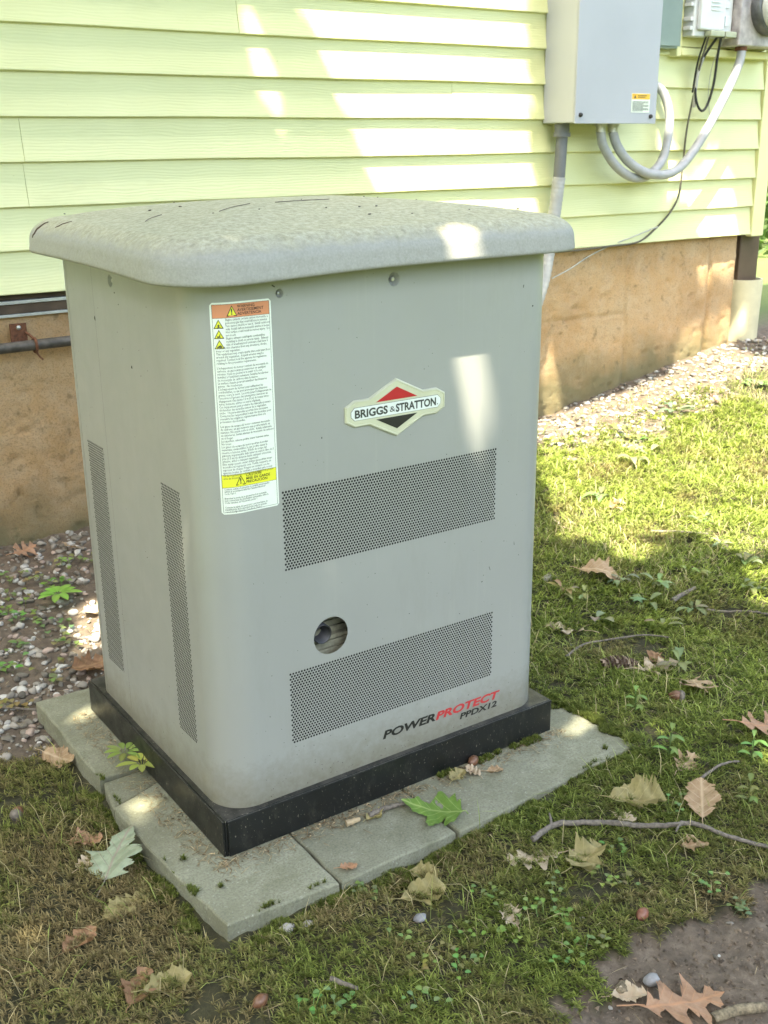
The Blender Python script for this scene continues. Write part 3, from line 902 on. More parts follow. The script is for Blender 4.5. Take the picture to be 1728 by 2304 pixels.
ES = ["Los gases de escape del motor contienen mon\u00f3xido", "de carbono, un gas venenoso que podr\u00eda matarlo en", "minutos. No puede verlo ni olerlo.  Instale solamente", "en exteriores. Instale alarmas de mon\u00f3xido de carbono", "en el hogar.", "La superficie caliente podr\u00eda causar lesiones serias.", "No tocar.", "Los gases de escape del motor podr\u00edan incendiar", "materiales combustibles, lo que podr\u00eda causar la", "muerte o lesiones serias.  El lado de escape del", "gabinete impermeable debe tener un espacio libre de 5", "pies (1.5 m) de distancia desde cualquier estructura,", "arbusto, \u00e1rbol o cualquier vegetaci\u00f3n.", "Este equipo puede causar chispas que podr\u00edan iniciar", "incendios en vegetaci\u00f3n seca.  Podr\u00eda requerirse un", "supresor de chispas. P\u00f3ngase en contacto con las", "agencias locales de combate a incendios para consul-", "tar las regulaciones referentes a requisitos de preven-", "ci\u00f3n de incendios."]
CA = ["Connect output of generator to suitably rated transfer", "switch in accordance with the Canadian Electrical", "Code, Part 1.", "", "Branchez la sortie de la g\u00e9n\u00e9ratrice \u00e0 un commuta-", "teur converteur de classification convenable, selon le", "Code canadien de l'\u00e9lectricit\u00e9, partie 1.", "", "Conecte la salida del generador a un interruptor de", "transferencia de la capacidad adecuada de acuerdo", "con el C\u00f3digo El\u00e9ctrico Canadiense, Parte 1."]
FS = .00545; LH = .00505
def small(lines, s, z):
    if not lines: return
    put(mb, text_geo("\n".join(lines), FS, 0, .00003, res=1, line=LH / FS, sx=.79), s, z, .0008)
z_ = .9935
small(EN1, iw0 + .0205, z_); z_ -= LH * 9
small(EN2, iw0 + .0030, z_); z_ -= LH * 6 + .003
small(FR, iw0 + .0030, z_); z_ -= LH * 19 + .003
small(ES, iw0 + .0030, z_)
FS = .0048; LH = .00405
small(CA, iw0 + .0030, .7060)
mb.build("small_print", MAT["inkg"], lab)

# badge
BX, BZ = .4055, .8035
half = [(0, .0545), (.061, .0248), (.0925, .0248), (.1120, .0140), (.1120, -.0140), (.0925, -.0248), (.061, -.0248), (0, -.0545)]
outl = half + [(-x, z) for x, z in half[1:-1]][::-1]
def inset(pts, d):
    out = []
    n = len(pts)
    for i in range(n):
        a = Vector(pts[i - 1]); b = Vector(pts[i]); c = Vector(pts[(i + 1) % n])
        e1 = (b - a).normalized(); e2 = (c - b).normalized()
        n1 = Vector((e1.y, -e1.x)); n2 = Vector((e2.y, -e2.x))
        m_ = (n1 + n2); m_ = m_ / max(.3, m_.dot(n1))
        out.append(tuple(b + m_ * d))
    return out
def badge_plate(levels):
    vs_, fs = [], []
    n = len(outl)
    for d, off in levels:
        vs_ += [(BX + x, Y0 - off, BZ + z) for x, z in inset(outl, d)]
    for i in range(len(levels) - 1):
        for k in range(n):
            a, b = i * n + k, i * n + (k + 1) % n
            fs.append((a, b, b + n, a + n))
    fs.append(tuple((len(levels) - 1) * n + k for k in range(n)))
    return MB().add(vs_, fs)
badge = badge_plate([(-.0002, 0), (-.0002, .0022), (.0022, .0048), (.0040, .0048), (.0046, .0040)]).build("badge", MAT["cream"], GEN)
def flat(pts, off): return MB().add([(BX + x, Y0 - off, BZ + z) for x, z in pts], [tuple(range(len(pts)))])
flat([(-.0465, .0160), (.0465, .0160), (0, .0393)], .0046).build("red_triangle", MAT["red"], badge)
flat([(-.0465, -.0160), (0, -.0393), (.0465, -.0160)], .0046).build("black_triangle", MAT["ink"], badge)
oc = lambda w, h, c: [(-w + c, -h), (w - c, -h), (w, -h + c), (w, h - c), (w - c, h), (-w + c, h), (-w, h - c), (-w, -h + c)]
flat(oc(.1012, .0122, .0075), .0046).build("band_border", MAT["inkg"], badge)
flat(oc(.1005, .0116, .0072), .0049).build("band", MAT["band"], badge)
mb = MB()
def putb(body, x0, w, size, z, off_=.0004, shear=0):
    vs_, fs = text_geo(body, size, shear, off_, res=3, width_to=w)
    mb.add([(x0 + v[0], Y0 - .0052, z + v[1]) for v in vs_], fs)
putb("BRIGGS", BX - .0930, .0720, .0205, BZ - .0072, .0007)
putb("&", BX - .0165, .0120, .0150, BZ - .0060, .0000)
putb("STRATTON", BX - .0030, .0925, .0205, BZ - .0072, .0007)
putb(".", BX + .0920, .0022, .0170, BZ - .0064, .0002)
mb.build("badge_lettering", MAT["inkg"], badge)

def print_front(name, body, x0, w, h, z, mat, shear=.22, off_=.0009):
    vs_, fs = text_geo(body, h / .70, shear, off_, res=3, width_to=w)
    return MB().add([(x0 + v[0], Y0 - .0005, z + v[1]) for v in vs_], fs).build(name, mat, GEN)
print_front("power_lettering", "POWER", .3680, .1330, .0170, .1215, MAT["ink"])
print_front("protect_lettering", "PROTECT", .5020, .1740, .0170, .1215, MAT["redp"])
print_front("model_lettering", "PPDX12", .5660, .1020, .0130, .1025, MAT["ink"], .18, .0006)

# specks of dirt and dead insects stuck to the paint
def specks():
    mb = MB()
    R = random.Random(5)
    def blob(c, n_, u, v, a, b, ang):
        cu, cv = math.cos(ang), math.sin(ang)
        pts = []
        for k in range(6):
            t = 2 * math.pi * k / 6
            p = a * math.cos(t) * R.uniform(.6, 1.2); q_ = b * math.sin(t) * R.uniform(.6, 1.2)
            pts.append(Vector(c) + u * (p * cu - q_ * cv) + v * (p * cv + q_ * cu))
        top = Vector(c) + n_ * min(a, b) * .6
        mb.add(pts + [top], [(k, (k + 1) % 6, 6) for k in range(6)])
    for i in range(190):
        z = .085 + (R.random() ** 2.6) * .9
        blob((R.uniform(.095, .725), Y0 - .0002, z), Vector((0, -1, 0)), Vector((1, 0, 0)), Vector((0, 0, 1)), R.uniform(.0006, .0018), R.uniform(.0004, .0008), R.uniform(0, 3.1))
    for i in range(45):
        blob((X0 - .0002, R.uniform(.1, .6), R.uniform(.1, 1.0)), Vector((-1, 0, 0)), Vector((0, 1, 0)), Vector((0, 0, 1)), R.uniform(.0006, .0022), R.uniform(.0004, .0010), R.uniform(0, 3.1))
    for (x, z, a, b, an) in ((.160, 1.043, .005, .0013, -.5), (.620, .405, .0018, .0013, .4), (.640, .430, .008, .0006, 1.9), (.705, .47, .006, .0006, 1.7), (.245, .77, .0022, .0012, 1.5), (.39, .79, .002, .001, .2), (.71, 1.0, .0045, .001, 1.4), (.735, .96, .002, .002, 0)):
        blob((x, Y0 - .0002, z), Vector((0, -1, 0)), Vector((1, 0, 0)), Vector((0, 0, 1)), a, b, an)
    for (y, z, a, b, an) in ((.470, .95, .006, .0022, 1.5), (.30, .88, .004, .0025, 1.5), (.12, .60, .002, .001, 0), (.355, 1.01, .0018, .0018, 0), (.34, .99, .002, .0015, 0)):
        blob((X0 - .0002, y, z), Vector((-1, 0, 0)), Vector((0, 1, 0)), Vector((0, 0, 1)), a, b, an)
    o = mb.build("dirt_specks", simple("dirt", (.03, .027, .02), .9), GEN)
    o["kind"] = "stuff"
specks()
# twig litter and dried seed bits lying on the lid
def lid_litter():
    mb = MB()
    def zl(x, y):
        ins = min(x + .046, .853 - x, y + .046, .742 - y)
        t = max(0.0, min(1.0, (ins - .063) / .33))
        return 1.0675 + .065 + .034 * (1 - (1 - t) ** 1.7)
    R = random.Random(9)
    for (x, y, dx, dy, L) in ((.16, .20, .85, .5, .10), (.30, .25, .95, .1, .13), (.05, .27, .7, .65, .07)):
        pts = [(x + dx * L * t, y + dy * L * t + .006 * math.sin(4 * t), zl(x + dx * L * t, y + dy * L * t) + .0015) for t in np.linspace(0, 1, 7)]
        mb.tube(pts, .0007, 5)
    for i in range(26):
        x, y = R.uniform(.03, .78), R.uniform(.05, .68)
        s = R.uniform(.001, .0028)
        bm = bmesh.new(); bmesh.ops.create_icosphere(bm, subdivisions=1, radius=s)
        for v in bm.verts: v.co = Vector((v.co.x * R.uniform(.8, 2), v.co.y, v.co.z * .6)) + Vector((x, y, zl(x, y) + s * .4))
        mb.addbm(bm)
    o = thing_mesh("lid_litter", mb, MAT["bark"], (.4, .35, 1.155), "bits of twig and seed scattered on the generator lid", "litter", None, "stuff")
lid_litter()
for (y_, a0_, a1_, r_) in ((.615, .15, 1.0, .0022), (.52, .75, 1.25, .0014)):
    pts = []
    for k in range(9):
        a = a0_ + (a1_ - a0_) * k / 8
        pts.append((-.046 + .001 + .062 * (1 - math.cos(a)) - .0002, y_ - .02 * k / 8 + .002 * math.sin(k * 2.1), 1.0675 + .022 + .043 * math.sin(a) + .0002))
    MB().tube(pts, [r_ * (.4 + .6 * math.sin(math.pi * (k + .6) / 9.2)) for k in range(9)], 6).build("scuff_mark", MAT["cone"], LID)

# ------------------------------------------------------------------ pavers under the generator
def paver(name, poly, z0, z1, label, crack=0):
    poly = [Vector(p) for p in poly]
    c = sum(poly, Vector((0, 0))) / len(poly)
    bm = bmesh.new()
    dens = []
    n = len(poly)
    R = random.Random(len(name) + int(poly[0].x * 1000))
    for i in range(n):
        a, b = poly[i], poly[(i + 1) % n]
        k = max(2, int((b - a).length / .03))
        for j in range(k):
            p = a.lerp(b, j / k)
            w = .0016
            dens.append(Vector((p.x + R.uniform(-w, w), p.y + R.uniform(-w, w))))
    vb = [bm.verts.new((p.x, p.y, z0)) for p in dens]
    f = bm.faces.new(vb)
    r = bmesh.ops.extrude_face_region(bm, geom=[f])
    top = [v for v in r["geom"] if isinstance(v, bmesh.types.BMVert)]
    for v in top: v.co.z = z1
    bm.normal_update()
    tope = [e for e in bm.edges if all(abs(v.co.z - z1) < 1e-6 for v in e.verts)]
    bmesh.ops.bevel(bm, geom=tope, offset=.006, segments=3, affect='EDGES', profile=.6)
    bmesh.ops.recalc_face_normals(bm, faces=bm.faces[:])
    mb = MB().addbm(bm)
    o = thing_mesh(name, mb, MAT["paver"], (c.x, c.y, z0), label, "paver", "concrete pavers under the generator")
    return o
paver("paver", [(-.082, -.165), (.137, -.182), (.141, .33), (.0, .322), (-.107, .283), (-.1055, .10)], -.075, -.0005, "concrete paver at the near corner of the slab, lit moss on its side")
paver("paver", [(.1405, -.1815), (.404, -.180), (.405, .15), (.1445, .15)], -.075, -.0015, "concrete paver carrying the green leaf, between two joints")
paver("paver", [(.4085, -.186), (.925, -.158), (.915, .085), (.80, .30), (.41, .30)], -.075, .0005, "widest concrete paver at the right end, partly overgrown by moss")
paver("paver", [(-.106, .2895), (.0, .3285), (.141, .337), (.141, .40), (-.088, .395), (-.100, .34)], -.078, -.008, "short broken concrete paver beside the pale seedling leaves")
paver("paver", [(-.094, .402), (.1, .407), (.1, .83), (.03, .818), (-.095, .822)], -.075, -.002, "long concrete paver at the far left end of the slab")
paver("paver", [(.1445, .153), (.404, .153), (.404, .31), (.80, .305), (.80, .75), (.104, .75), (.104, .32), (.1445, .31)], -.075, -.003, "concrete paver hidden beneath the middle of the generator")

# ------------------------------------------------------------------ electrical equipment on the wall
def v3(x, z, y): return (x, y, z)
BOX = empty("electrical_box", (2.62, 1.75, 1.33), "large pale grey electrical enclosure mounted on the siding", "electrical box")
mb = MB().box(2.402, 2.842, 1.662, 1.838, 1.334, 2.06, .004); mb.build("enclosure", MAT["enamel"], BOX)
mb = MB().box(2.398, 2.846, 1.652, 1.6585, 1.330, 2.064, .0025); mb.build("cover", MAT["enamel"], BOX)
for x, z in ((2.425, 1.362), (2.812, 1.358)):
    MB().lathe([(.0001, -.010), (.007, -.009), (.0085, -.004), (.0085, 0)], (x, 1.652, z), (0, 1, 0), 8).build("cover_screw", MAT["cable"], BOX)
st = MB().box(2.700, 2.804, 1.6508, 1.6516, 1.372, 1.444); st = st.build("sticker", MAT["white"], BOX)
MB().box(2.7015, 2.8025, 1.6498, 1.6506, 1.422, 1.4425).build("sticker_header", MAT["amber"], st)
mb = MB()
for i in range(9):
    mb.box(2.706, 2.706 + (.060 if i % 3 == 2 else .09), 1.6499, 1.6506, 1.412 - i * .0043, 1.4136 - i * .0043)
mb.add([(2.711, 1.6496, 1.4255), (2.725, 1.6496, 1.4255), (2.718, 1.6496, 1.4385)], [(0, 1, 2)])
for i in range(2): mb.box(2.733, 2.785 - .01 * i, 1.6490, 1.6496, 1.434 - i * .006, 1.4365 - i * .006)
mb.build("sticker_print", MAT["inkg"], st)
mb = MB()
for x in (2.632, 2.70):
    mb.tube([(x, 1.745, 1.334), (x, 1.745, 1.322)], .026, 18); mb.tube([(x, 1.745, 1.3219), (x, 1.745, 1.300)], .020, 18)
mb.build("conduit_connector", MAT["zinc"], BOX)

c1 = empty("pvc_conduit", (2.452, 1.77, .7), "grey conduit dropping from the enclosure behind the generator", "conduit")
mb = MB().tube([(2.448, 1.775, 1.332), (2.450, 1.775, 1.300)], .030, 20); mb.tube([(2.450, 1.775, 1.2999), (2.450, 1.775, 1.283)], .034, 20); mb.build("coupling", MAT["pvc"], c1)
mb = MB().tube([(2.451, 1.775, 1.2829), (2.447, 1.778, 1.13)], .0235, 20, False); mb.build("pipe", MAT["pvc"], c1)
path = spline([(2.447, 1.778, 1.13), (2.437, 1.785, 1.0), (2.420, 1.79, .86), (2.385, 1.79, .70), (2.31, 1.80, .50), (2.20, 1.80, .22), (2.12, 1.80, .05)], 26)
mb = MB().tube(path, [.0255 + .0009 * math.sin(i * 1.9) for i in range(len(path))], 18); mb.build("ribbed_sleeve", MAT["flexc"], c1)

fa = spline([(2.632, 1.745, 1.302), (2.650, 1.742, 1.245), (2.72, 1.735, 1.168), (2.82, 1.735, 1.122), (2.92, 1.74, 1.128), (3.02, 1.755, 1.198), (3.067, 1.775, 1.34), (3.05, 1.80, 1.45), (3.012, 1.84, 1.50)], 12)
thing_mesh("flexible_conduit", MB().tube(fa, .0185, 16), MAT["flexc"], (2.85, 1.75, 1.2), "grey flexible conduit looping from the enclosure back into the siding", "conduit", "flexible conduits under the enclosure")
fb = spline([(2.70, 1.745, 1.302), (2.722, 1.735, 1.245), (2.785, 1.722, 1.18), (2.885, 1.70, 1.135), (3.03, 1.70, 1.140), (3.17, 1.715, 1.23), (3.325, 1.72, 1.42), (3.420, 1.725, 1.57), (3.440, 1.73, 1.640)], 12)
thing_mesh("flexible_conduit", MB().tube(fb, .0190, 16), MAT["flexc"], (3.0, 1.71, 1.3), "longer grey flexible conduit sweeping up to the meter socket", "conduit", "flexible conduits under the enclosure")

mb = MB().box(2.95, 3.085, 1.775, 1.828, 1.628, 2.05, .004); mb.box(2.94, 3.093, 1.768, 1.7745, 1.636, 2.05, .002)
thing_mesh("disconnect_box", mb, MAT["enamelg"], (3.02, 1.80, 1.63), "narrow grey green electrical box behind the large enclosure", "electrical box")

brd = empty("mounting_block", (3.40, 1.82, 1.6), "yellow painted mounting block behind the utility boxes", "mounting block")
MB().box(3.130, 3.690, 1.803, 1.833, 1.640, 2.2, .003).build("board", MAT["trimy"], brd)
MB().box(3.100, 3.129, 1.790, 1.833, 1.600, 2.2, .004).build("side_trim", MAT["trimy"], brd)
MB().box(3.129, 3.715, 1.788, 1.833, 1.605, 1.636, .004).build("bottom_trim", MAT["trimy"], brd)

tb = empty("telecom_box", (3.24, 1.75, 1.67), "pale grey plastic utility box with ribs and side hinges", "utility box")
mb = MB().box(3.135, 3.375, 1.742, 1.800, 1.676, 2.0, .005); mb.build("housing", MAT["plast"], tb)
mb = MB().box(3.150, 3.300, 1.716, 1.7405, 1.700, 2.0, .008, 3); mb.build("cover", MAT["plast"], tb)
for i in range(7):
    MB().box(3.205, 3.262, 1.7115, 1.7155, 1.775 + i * .015, 1.780 + i * .015, .001).build("rib", MAT["plast"], tb)
MB().box(3.316, 3.340, 1.728, 1.7415, 1.72, 1.76, .002).build("latch", MAT["plast"], tb)
MB().box(3.312, 3.345, 1.733, 1.7415, 1.79, 1.81, .002).build("latch", MAT["plast"], tb)
for z in (1.70, 1.735, 1.79, 1.83):
    MB().box(3.118, 3.1345, 1.744, 1.785, z, z + .014, .002).build("hinge", MAT["plast"], tb)
mb = MB().box(3.20, 3.286, 1.700, 1.738, 1.676, 1.6985, .003); mb.box(3.302, 3.372, 1.708, 1.738, 1.676, 1.6985, .003); mb.build("cable_entry", simple("olive_plastic", (.38, .40, .30), .5), tb)
mb = MB().box(3.287, 3.301, 1.712, 1.738, 1.672, 1.699, .002); mb.build("grommet", MAT["cable"], tb)

mt = empty("electric_meter", (3.55, 1.73, 1.64), "weathered steel meter socket with a round glass meter", "electric meter")
MB().box(3.378, 3.72, 1.70, 1.800, 1.645, 2.05, .006).build("socket_box", MAT["meterm"], mt)
mb = MB().lathe([(.110, .03), (.110, 0), (.102, -.012), (.092, -.014), (.090, -.004)], (3.548, 1.67, 1.800), (0, 1, 0), 40); mb.build("ring", MAT["mring"], mt)
MB().lathe([(.0001, -.065), (.05, -.062), (.082, -.045), (.090, -.004)], (3.548, 1.67, 1.800), (0, 1, 0), 40).build("meter_glass", simple("meter_face", (.55, .55, .52), .2, var=.15, scale=40), mt)
mb = MB().tube([(3.440, 1.735, 1.6449), (3.440, 1.735, 1.628)], .026, 14); mb.build("hub", MAT["rust"], mt)

def cable(name, pts, r, mat, label, group=None, cat="cable"):
    return thing_mesh(name, MB().tube(spline(pts, 8), r, 8), mat, pts[0], label, cat, group)
cable("cable", [(3.293, 1.725, 1.680), (3.298, 1.74, 1.60), (3.300, 1.75, 1.50), (3.292, 1.765, 1.42), (3.262, 1.77, 1.385), (3.235, 1.78, 1.42), (3.232, 1.79, 1.50), (3.26, 1.78, 1.60), (3.288, 1.74, 1.68)], .0055, MAT["cable"], "thick black cable looping down from the utility box")
cable("cable", [(3.225, 1.73, 1.69), (3.232, 1.77, 1.58), (3.24, 1.80, 1.47), (3.225, 1.815, 1.31), (3.222, 1.82, 1.17), (3.21, 1.82, 1.04), (3.165, 1.822, .965), (3.075, 1.824, .895), (2.97, 1.822, .846), (2.80, 1.822, .838), (2.6, 1.825, .832), (2.30, 1.825, .835)], .0042, MAT["wire"], "dusty grey cable running down the siding to its lower edge")
cable("cable", [(3.21, 1.73, 1.69), (3.217, 1.775, 1.58), (3.226, 1.80, 1.46)], .004, MAT["cable"], "short black cable left of the thick loop")
cable("cable", [(3.252, 1.78, 1.60), (3.235, 1.785, 1.54), (3.232, 1.79, 1.48), (3.236, 1.795, 1.40)], .0075, MAT["wired"], "pale sheathed cable tied to the black loop")
cable("cable", [(3.335, 1.73, 1.70), (3.345, 1.80, 1.58), (3.355, 1.822, 1.47), (3.372, 1.826, 1.40), (3.40, 1.828, 1.34)], .0016, MAT["wired"], "thin pale wire hanging below the utility box")
cable("dry_vine", [(3.09, 1.822, .905), (2.93, 1.823, .868), (2.82, 1.835, .84), (2.70, 1.845, .80), (2.60, 1.85, .755), (2.50, 1.855, .72)], .0030, MAT["wired"], "dry tan vine stem crossing the top of the foundation", None, "vine")

# ------------------------------------------------------------------ downspout at the house corner
ds = empty("downspout", (3.75, 1.85, .3), "brown square downspout running into a cream drain pipe", "downspout")
MB().box(3.738, 3.880, 1.875, 1.945, .58, ZT, .006).build("downpipe", MAT["brown"], ds)
mb = MB()
mb.lathe([(.092, .62), (.094, .60), (.090, .40), (.090, .10), (.089, .0)], (3.818, 1.905, 0), (0, 0, 1), 30)
mb.lathe([(.084, .62), (.084, .40)], (3.818, 1.905, 0), (0, 0, 1), 30); mb.lathe([(.084, .62), (.092, .62)], (3.818, 1.905, 0), (0, 0, 1), 30)
mb.build("drain_pipe", MAT["drain"], ds)

# ------------------------------------------------------------------ shade tree outside the frame; gaps in its crown let the sun through
WIN_WALL = [
    [(1.25, 1.85), (1.35, 1.66), (1.48, 1.40), (1.60, 1.10), (1.71, .90), (2.42, .90), (2.36, 1.10), (2.31, 1.30), (2.26, 2.3), (1.10, 2.3)],
    [(1.075, 1.68), (1.125, 1.68), (1.255, 1.26), (1.20, 1.26)],
    [(3.42, 1.16), (3.54, 1.16), (3.70, .83), (3.30, .83)],
    [(3.01, 1.43), (3.06, 1.42), (3.15, 1.26), (3.17, 1.0), (3.12, 1.0), (3.09, 1.24)],
    [(3.34, .50), (3.80, .46), (3.82, .27), (3.25, .22)],
    [(2.46, .47), (2.53, .46), (2.56, .14), (2.46, .14)],
    [(3.0, 2.6), (3.7, 2.6), (3.72, 1.90), (3.42, 1.88), (3.0, 1.95)],
]
WIN_GND = [
    [(2.46, 1.86), (1.72, .94), (1.74, .76), (1.98, .60), (2.16, .48), (2.42, .36), (3.02, .80), (3.75, 1.25), (3.75, 1.87), (2.95, 1.85)],
    [(1.94, .45), (2.05, .36), (2.15, .42), (2.02, .53)],
    [(1.98, .72), (2.05, .66), (1.98, .60)], [(1.60, .86), (1.68, .84), (1.62, .78)], [(1.85, .30), (1.93, .27), (1.88, .20)], [(1.22, .62), (1.27, .60), (1.24, .55)], [(1.50, .28), (1.56, .25), (1.52, .20)], [(1.30, .10), (1.36, .08), (1.33, .03)], [(1.62, -.02), (1.68, -.04), (1.65, -.08)], [(2.30, .40), (2.42, .36), (2.36, .28)], [(1.12, -.35), (1.17, -.37), (1.14, -.41)],
    [(1.70, .66), (1.80, .62), (1.76, .52), (1.66, .58)],
    [(1.45, .62), (1.48, .60), (1.46, .57)],
    [(1.42, .02), (1.46, .0), (1.43, -.04)],
    [(1.70, .15), (1.78, .12), (1.74, .06)],
    [(1.05, -.15), (1.08, -.16), (1.06, -.19)],
    [(2.1, .30), (2.2, .26), (2.16, .16), (2.06, .2)],
    [(-.37, .10), (-.34, .05), (-.35, .01), (-.39, .04)],
    [(.21, 1.37), (.24, 1.33), (.14, 1.02), (.11, 1.06)],
    [(-.05, .71), (.01, .695), (-.005, .66), (-.07, .67)],
    [(-.09, .265), (-.02, .29), (-.035, .245), (-.10, .225)],
    [(.81, -.05), (.835, -.055), (.83, -.085), (.80, -.08)],
    [(2.6, .3), (4.2, 1.0), (4.2, -.4)],
]
WIN_FRONT = [[(.562, .822), (.638, .822), (.643, .765), (.60, .765)]]
WIN_LID = [[(.474, -.01), (.536, -.03), (.54, -.077), (.48, -.077)]]

def shade_tree():
    T = empty("shade_tree", (-3.4, -3.2, gbase(np.array([-3.4]), np.array([-3.2]))[0]), "tall leafy maple shading the yard from outside the picture", "tree")
    d = np.array(SUN_D)
    rng = np.random.default_rng(3)
    N = 30000
    # receivers: sample points of the yard and wall, lifted along the sun's rays into the crown
    kind = rng.random(N)
    P = np.zeros((N, 3))
    P[:, 0] = rng.uniform(-1.6, 4.9, N); P[:, 1] = rng.uniform(-2.2, 1.85, N); P[:, 2] = .02
    wl_ = kind < .40
    P[wl_, 1] = 1.85; P[wl_, 2] = rng.uniform(0, 2.9, wl_.sum())
    t = rng.uniform(3.4, 5.6, N) + np.where(wl_, 0, 1.0)
    C = P - d[None] * t[:, None]
    size = rng.uniform(.06, .105, N)
    # leaf blades: folded six-pointed leaves, tilted at random but mostly facing up
    nrm = np.stack([rng.normal(0, .45, N), rng.normal(0, .45, N), np.ones(N)], -1); nrm /= np.linalg.norm(nrm, axis=1)[:, None]
    a = rng.uniform(0, 2 * math.pi, N)
    u = np.stack([np.cos(a), np.sin(a), np.zeros(N)], -1); u -= nrm * (u * nrm).sum(1)[:, None]; u /= np.linalg.norm(u, axis=1)[:, None]
    w = np.cross(nrm, u)
    shp = [(-1, 0, 0), (-.35, -.75, .12), (.45, -.62, .10), (1.05, 0, -.15), (.45, .62, .10), (-.35, .75, .12)]
    V = np.stack([C + size[:, None] * (u * sx + w * sy + nrm * sz) for sx, sy, sz in shp], 1)
    def shades_gap(Q):
        """does the shadow of point Q fall in one of the sunlit patches"""
        def hitp(axis, val):
            return Q + d[None] * ((val - Q[:, axis]) / d[axis])[:, None]
        Hw, Hg, Hf, Hl = hitp(1, 1.84), hitp(2, .03), hitp(1, .0157), hitp(2, 1.12)
        onlid = (Hl[:, 0] > -.05) & (Hl[:, 0] < .87) & (Hl[:, 1] > -.12) & (Hl[:, 1] < .75)
        onfr = ~onlid & (Hf[:, 0] > 0) & (Hf[:, 0] < .82) & (Hf[:, 2] > .05) & (Hf[:, 2] < 1.06)
        onwall = ~onlid & ~onfr & (Hw[:, 2] > gbase(Hw[:, 0], np.full(len(Q), 1.85)))
        ongnd = ~onlid & ~onfr & ~onwall
        r = np.zeros(len(Q), bool)
        for p in WIN_LID: r |= onlid & inpoly(Hl[:, 0], Hl[:, 1], p)
        for p in WIN_FRONT: r |= onfr & inpoly(Hf[:, 0], Hf[:, 2], p)
        for p in WIN_WALL: r |= onwall & inpoly(Hw[:, 0], Hw[:, 2], p)
        for p in WIN_GND: r |= ongnd & inpoly(Hg[:, 0], Hg[:, 1], p)
        return r
    drop = shades_gap(C)
    for k in range(6):
        drop |= shades_gap(V[:, k]) | shades_gap((V[:, k] + C) / 2)
    C, V = C[~drop], V[~drop]
    M_ = len(C)
    b = (np.arange(M_) * 6)[:, None]
    F = np.concatenate([b + np.array([[0, 1, 2]]), b + np.array([[0, 2, 3]]), b + np.array([[0, 3, 4]]), b + np.array([[0, 4, 5]])])
    col = np.stack([rng.uniform(.055, .10, M_), rng.uniform(.12, .18, M_), rng.uniform(.018, .035, M_)], -1)
    cols = np.repeat(col, 6, axis=0)
    o = tri_mesh("crown", V.reshape(-1, 3) - np.array(T.location), F, MAT["canopy"], cols)
    o.parent = T
    tr = spline([(-3.4, -3.2, -.2), (-3.35, -3.15, 1.2), (-3.2, -3.0, 2.8), (-2.9, -2.7, 4.2)], 8)
    mb = MB().tube(tr, [.30 - .12 * i / len(tr) for i in range(len(tr))], 16)
    mb.build("trunk", MAT["trunk"], T)
    for pts in ([(-2.9, -2.7, 4.1), (-2.2, -2.3, 4.9), (-1.5, -2.0, 5.4), (-.8, -1.7, 5.8)], [(-2.9, -2.7, 4.0), (-2.4, -1.6, 5.0), (-1.8, -.4, 5.8), (-1.3, .3, 6.5)], [(-3.1, -2.9, 3.4), (-2.0, -2.9, 4.6), (-.3, -2.7, 5.5), (1.6, -2.2, 6.4)]):
        sp_ = spline(pts, 6)
        MB().tube(sp_, [.11 * (1 - .8 * i / len(sp_)) for i in range(len(sp_))], 10).build("limb", MAT["trunk"], T)
shade_tree()

def leaf_sky_screen():
    """unseen belt of leaves, added to block low sky light and darken the left"""
    R = np.random.default_rng(21)
    n = 26000
    a = R.uniform(math.radians(128), math.radians(400), n)          # from left of the house round behind the camera to the right
    rad = R.uniform(9.5, 12.5, n)
    top = np.where(a < math.radians(238), 7.5, np.where(a < math.radians(335), 2.6, 4.5)) + 1.6 * vnoise(a * 5, np.zeros(n), 5)  # tall at left to darken that side, low behind right for light
    z = R.random(n) * top
    P = np.stack([.5 + rad * np.cos(a), rad * np.sin(a), z], -1)
    V = P[:, None, :] + R.normal(0, .17, (n, 3, 3))
    F = np.arange(n * 3).reshape(-1, 3)
    c = np.repeat(np.array([.055, .105, .022]) * R.uniform(.5, 1.7, n)[:, None], 3, axis=0)
    o = tri_mesh("leaf_sky_screen", V.reshape(-1, 3), F, MAT["canopy"], c)
    tag(o, "unseen belt of foliage added to block low sky light", None, None, "stuff")
leaf_sky_screen()

# ------------------------------------------------------------------ ground cover
PADP = [(-.11, -.19), (.15, -.20), (.42, -.20), (.72, -.19), (.90, -.165), (.955, -.04), (.90, .075), (.82, .30), (.82, .76), (.12, .84), (-.10, .83), (-.125, .2)]
def visible(x, y, z, m_=.06):
    """inside the camera's view, with some margin"""
    P = np.stack([x, y, z], -1) - np.array(CAM)
    a = P @ np.array(r2); b = P @ np.array(u2); c = P @ np.array(fwd)
    f = 2466.1
    u = a / c * f / 864; v = b / c * f / 1152
    return (c > .2) & (np.abs(u) < 1 + m_ + .08) & (np.abs(v) < 1 + m_ + .06)
def hidden(x, y):
    """behind the generator as seen from the camera"""
    tx = (x - CAM.x); ty = (y - CAM.y)
    return inpoly(x, y, PADP)

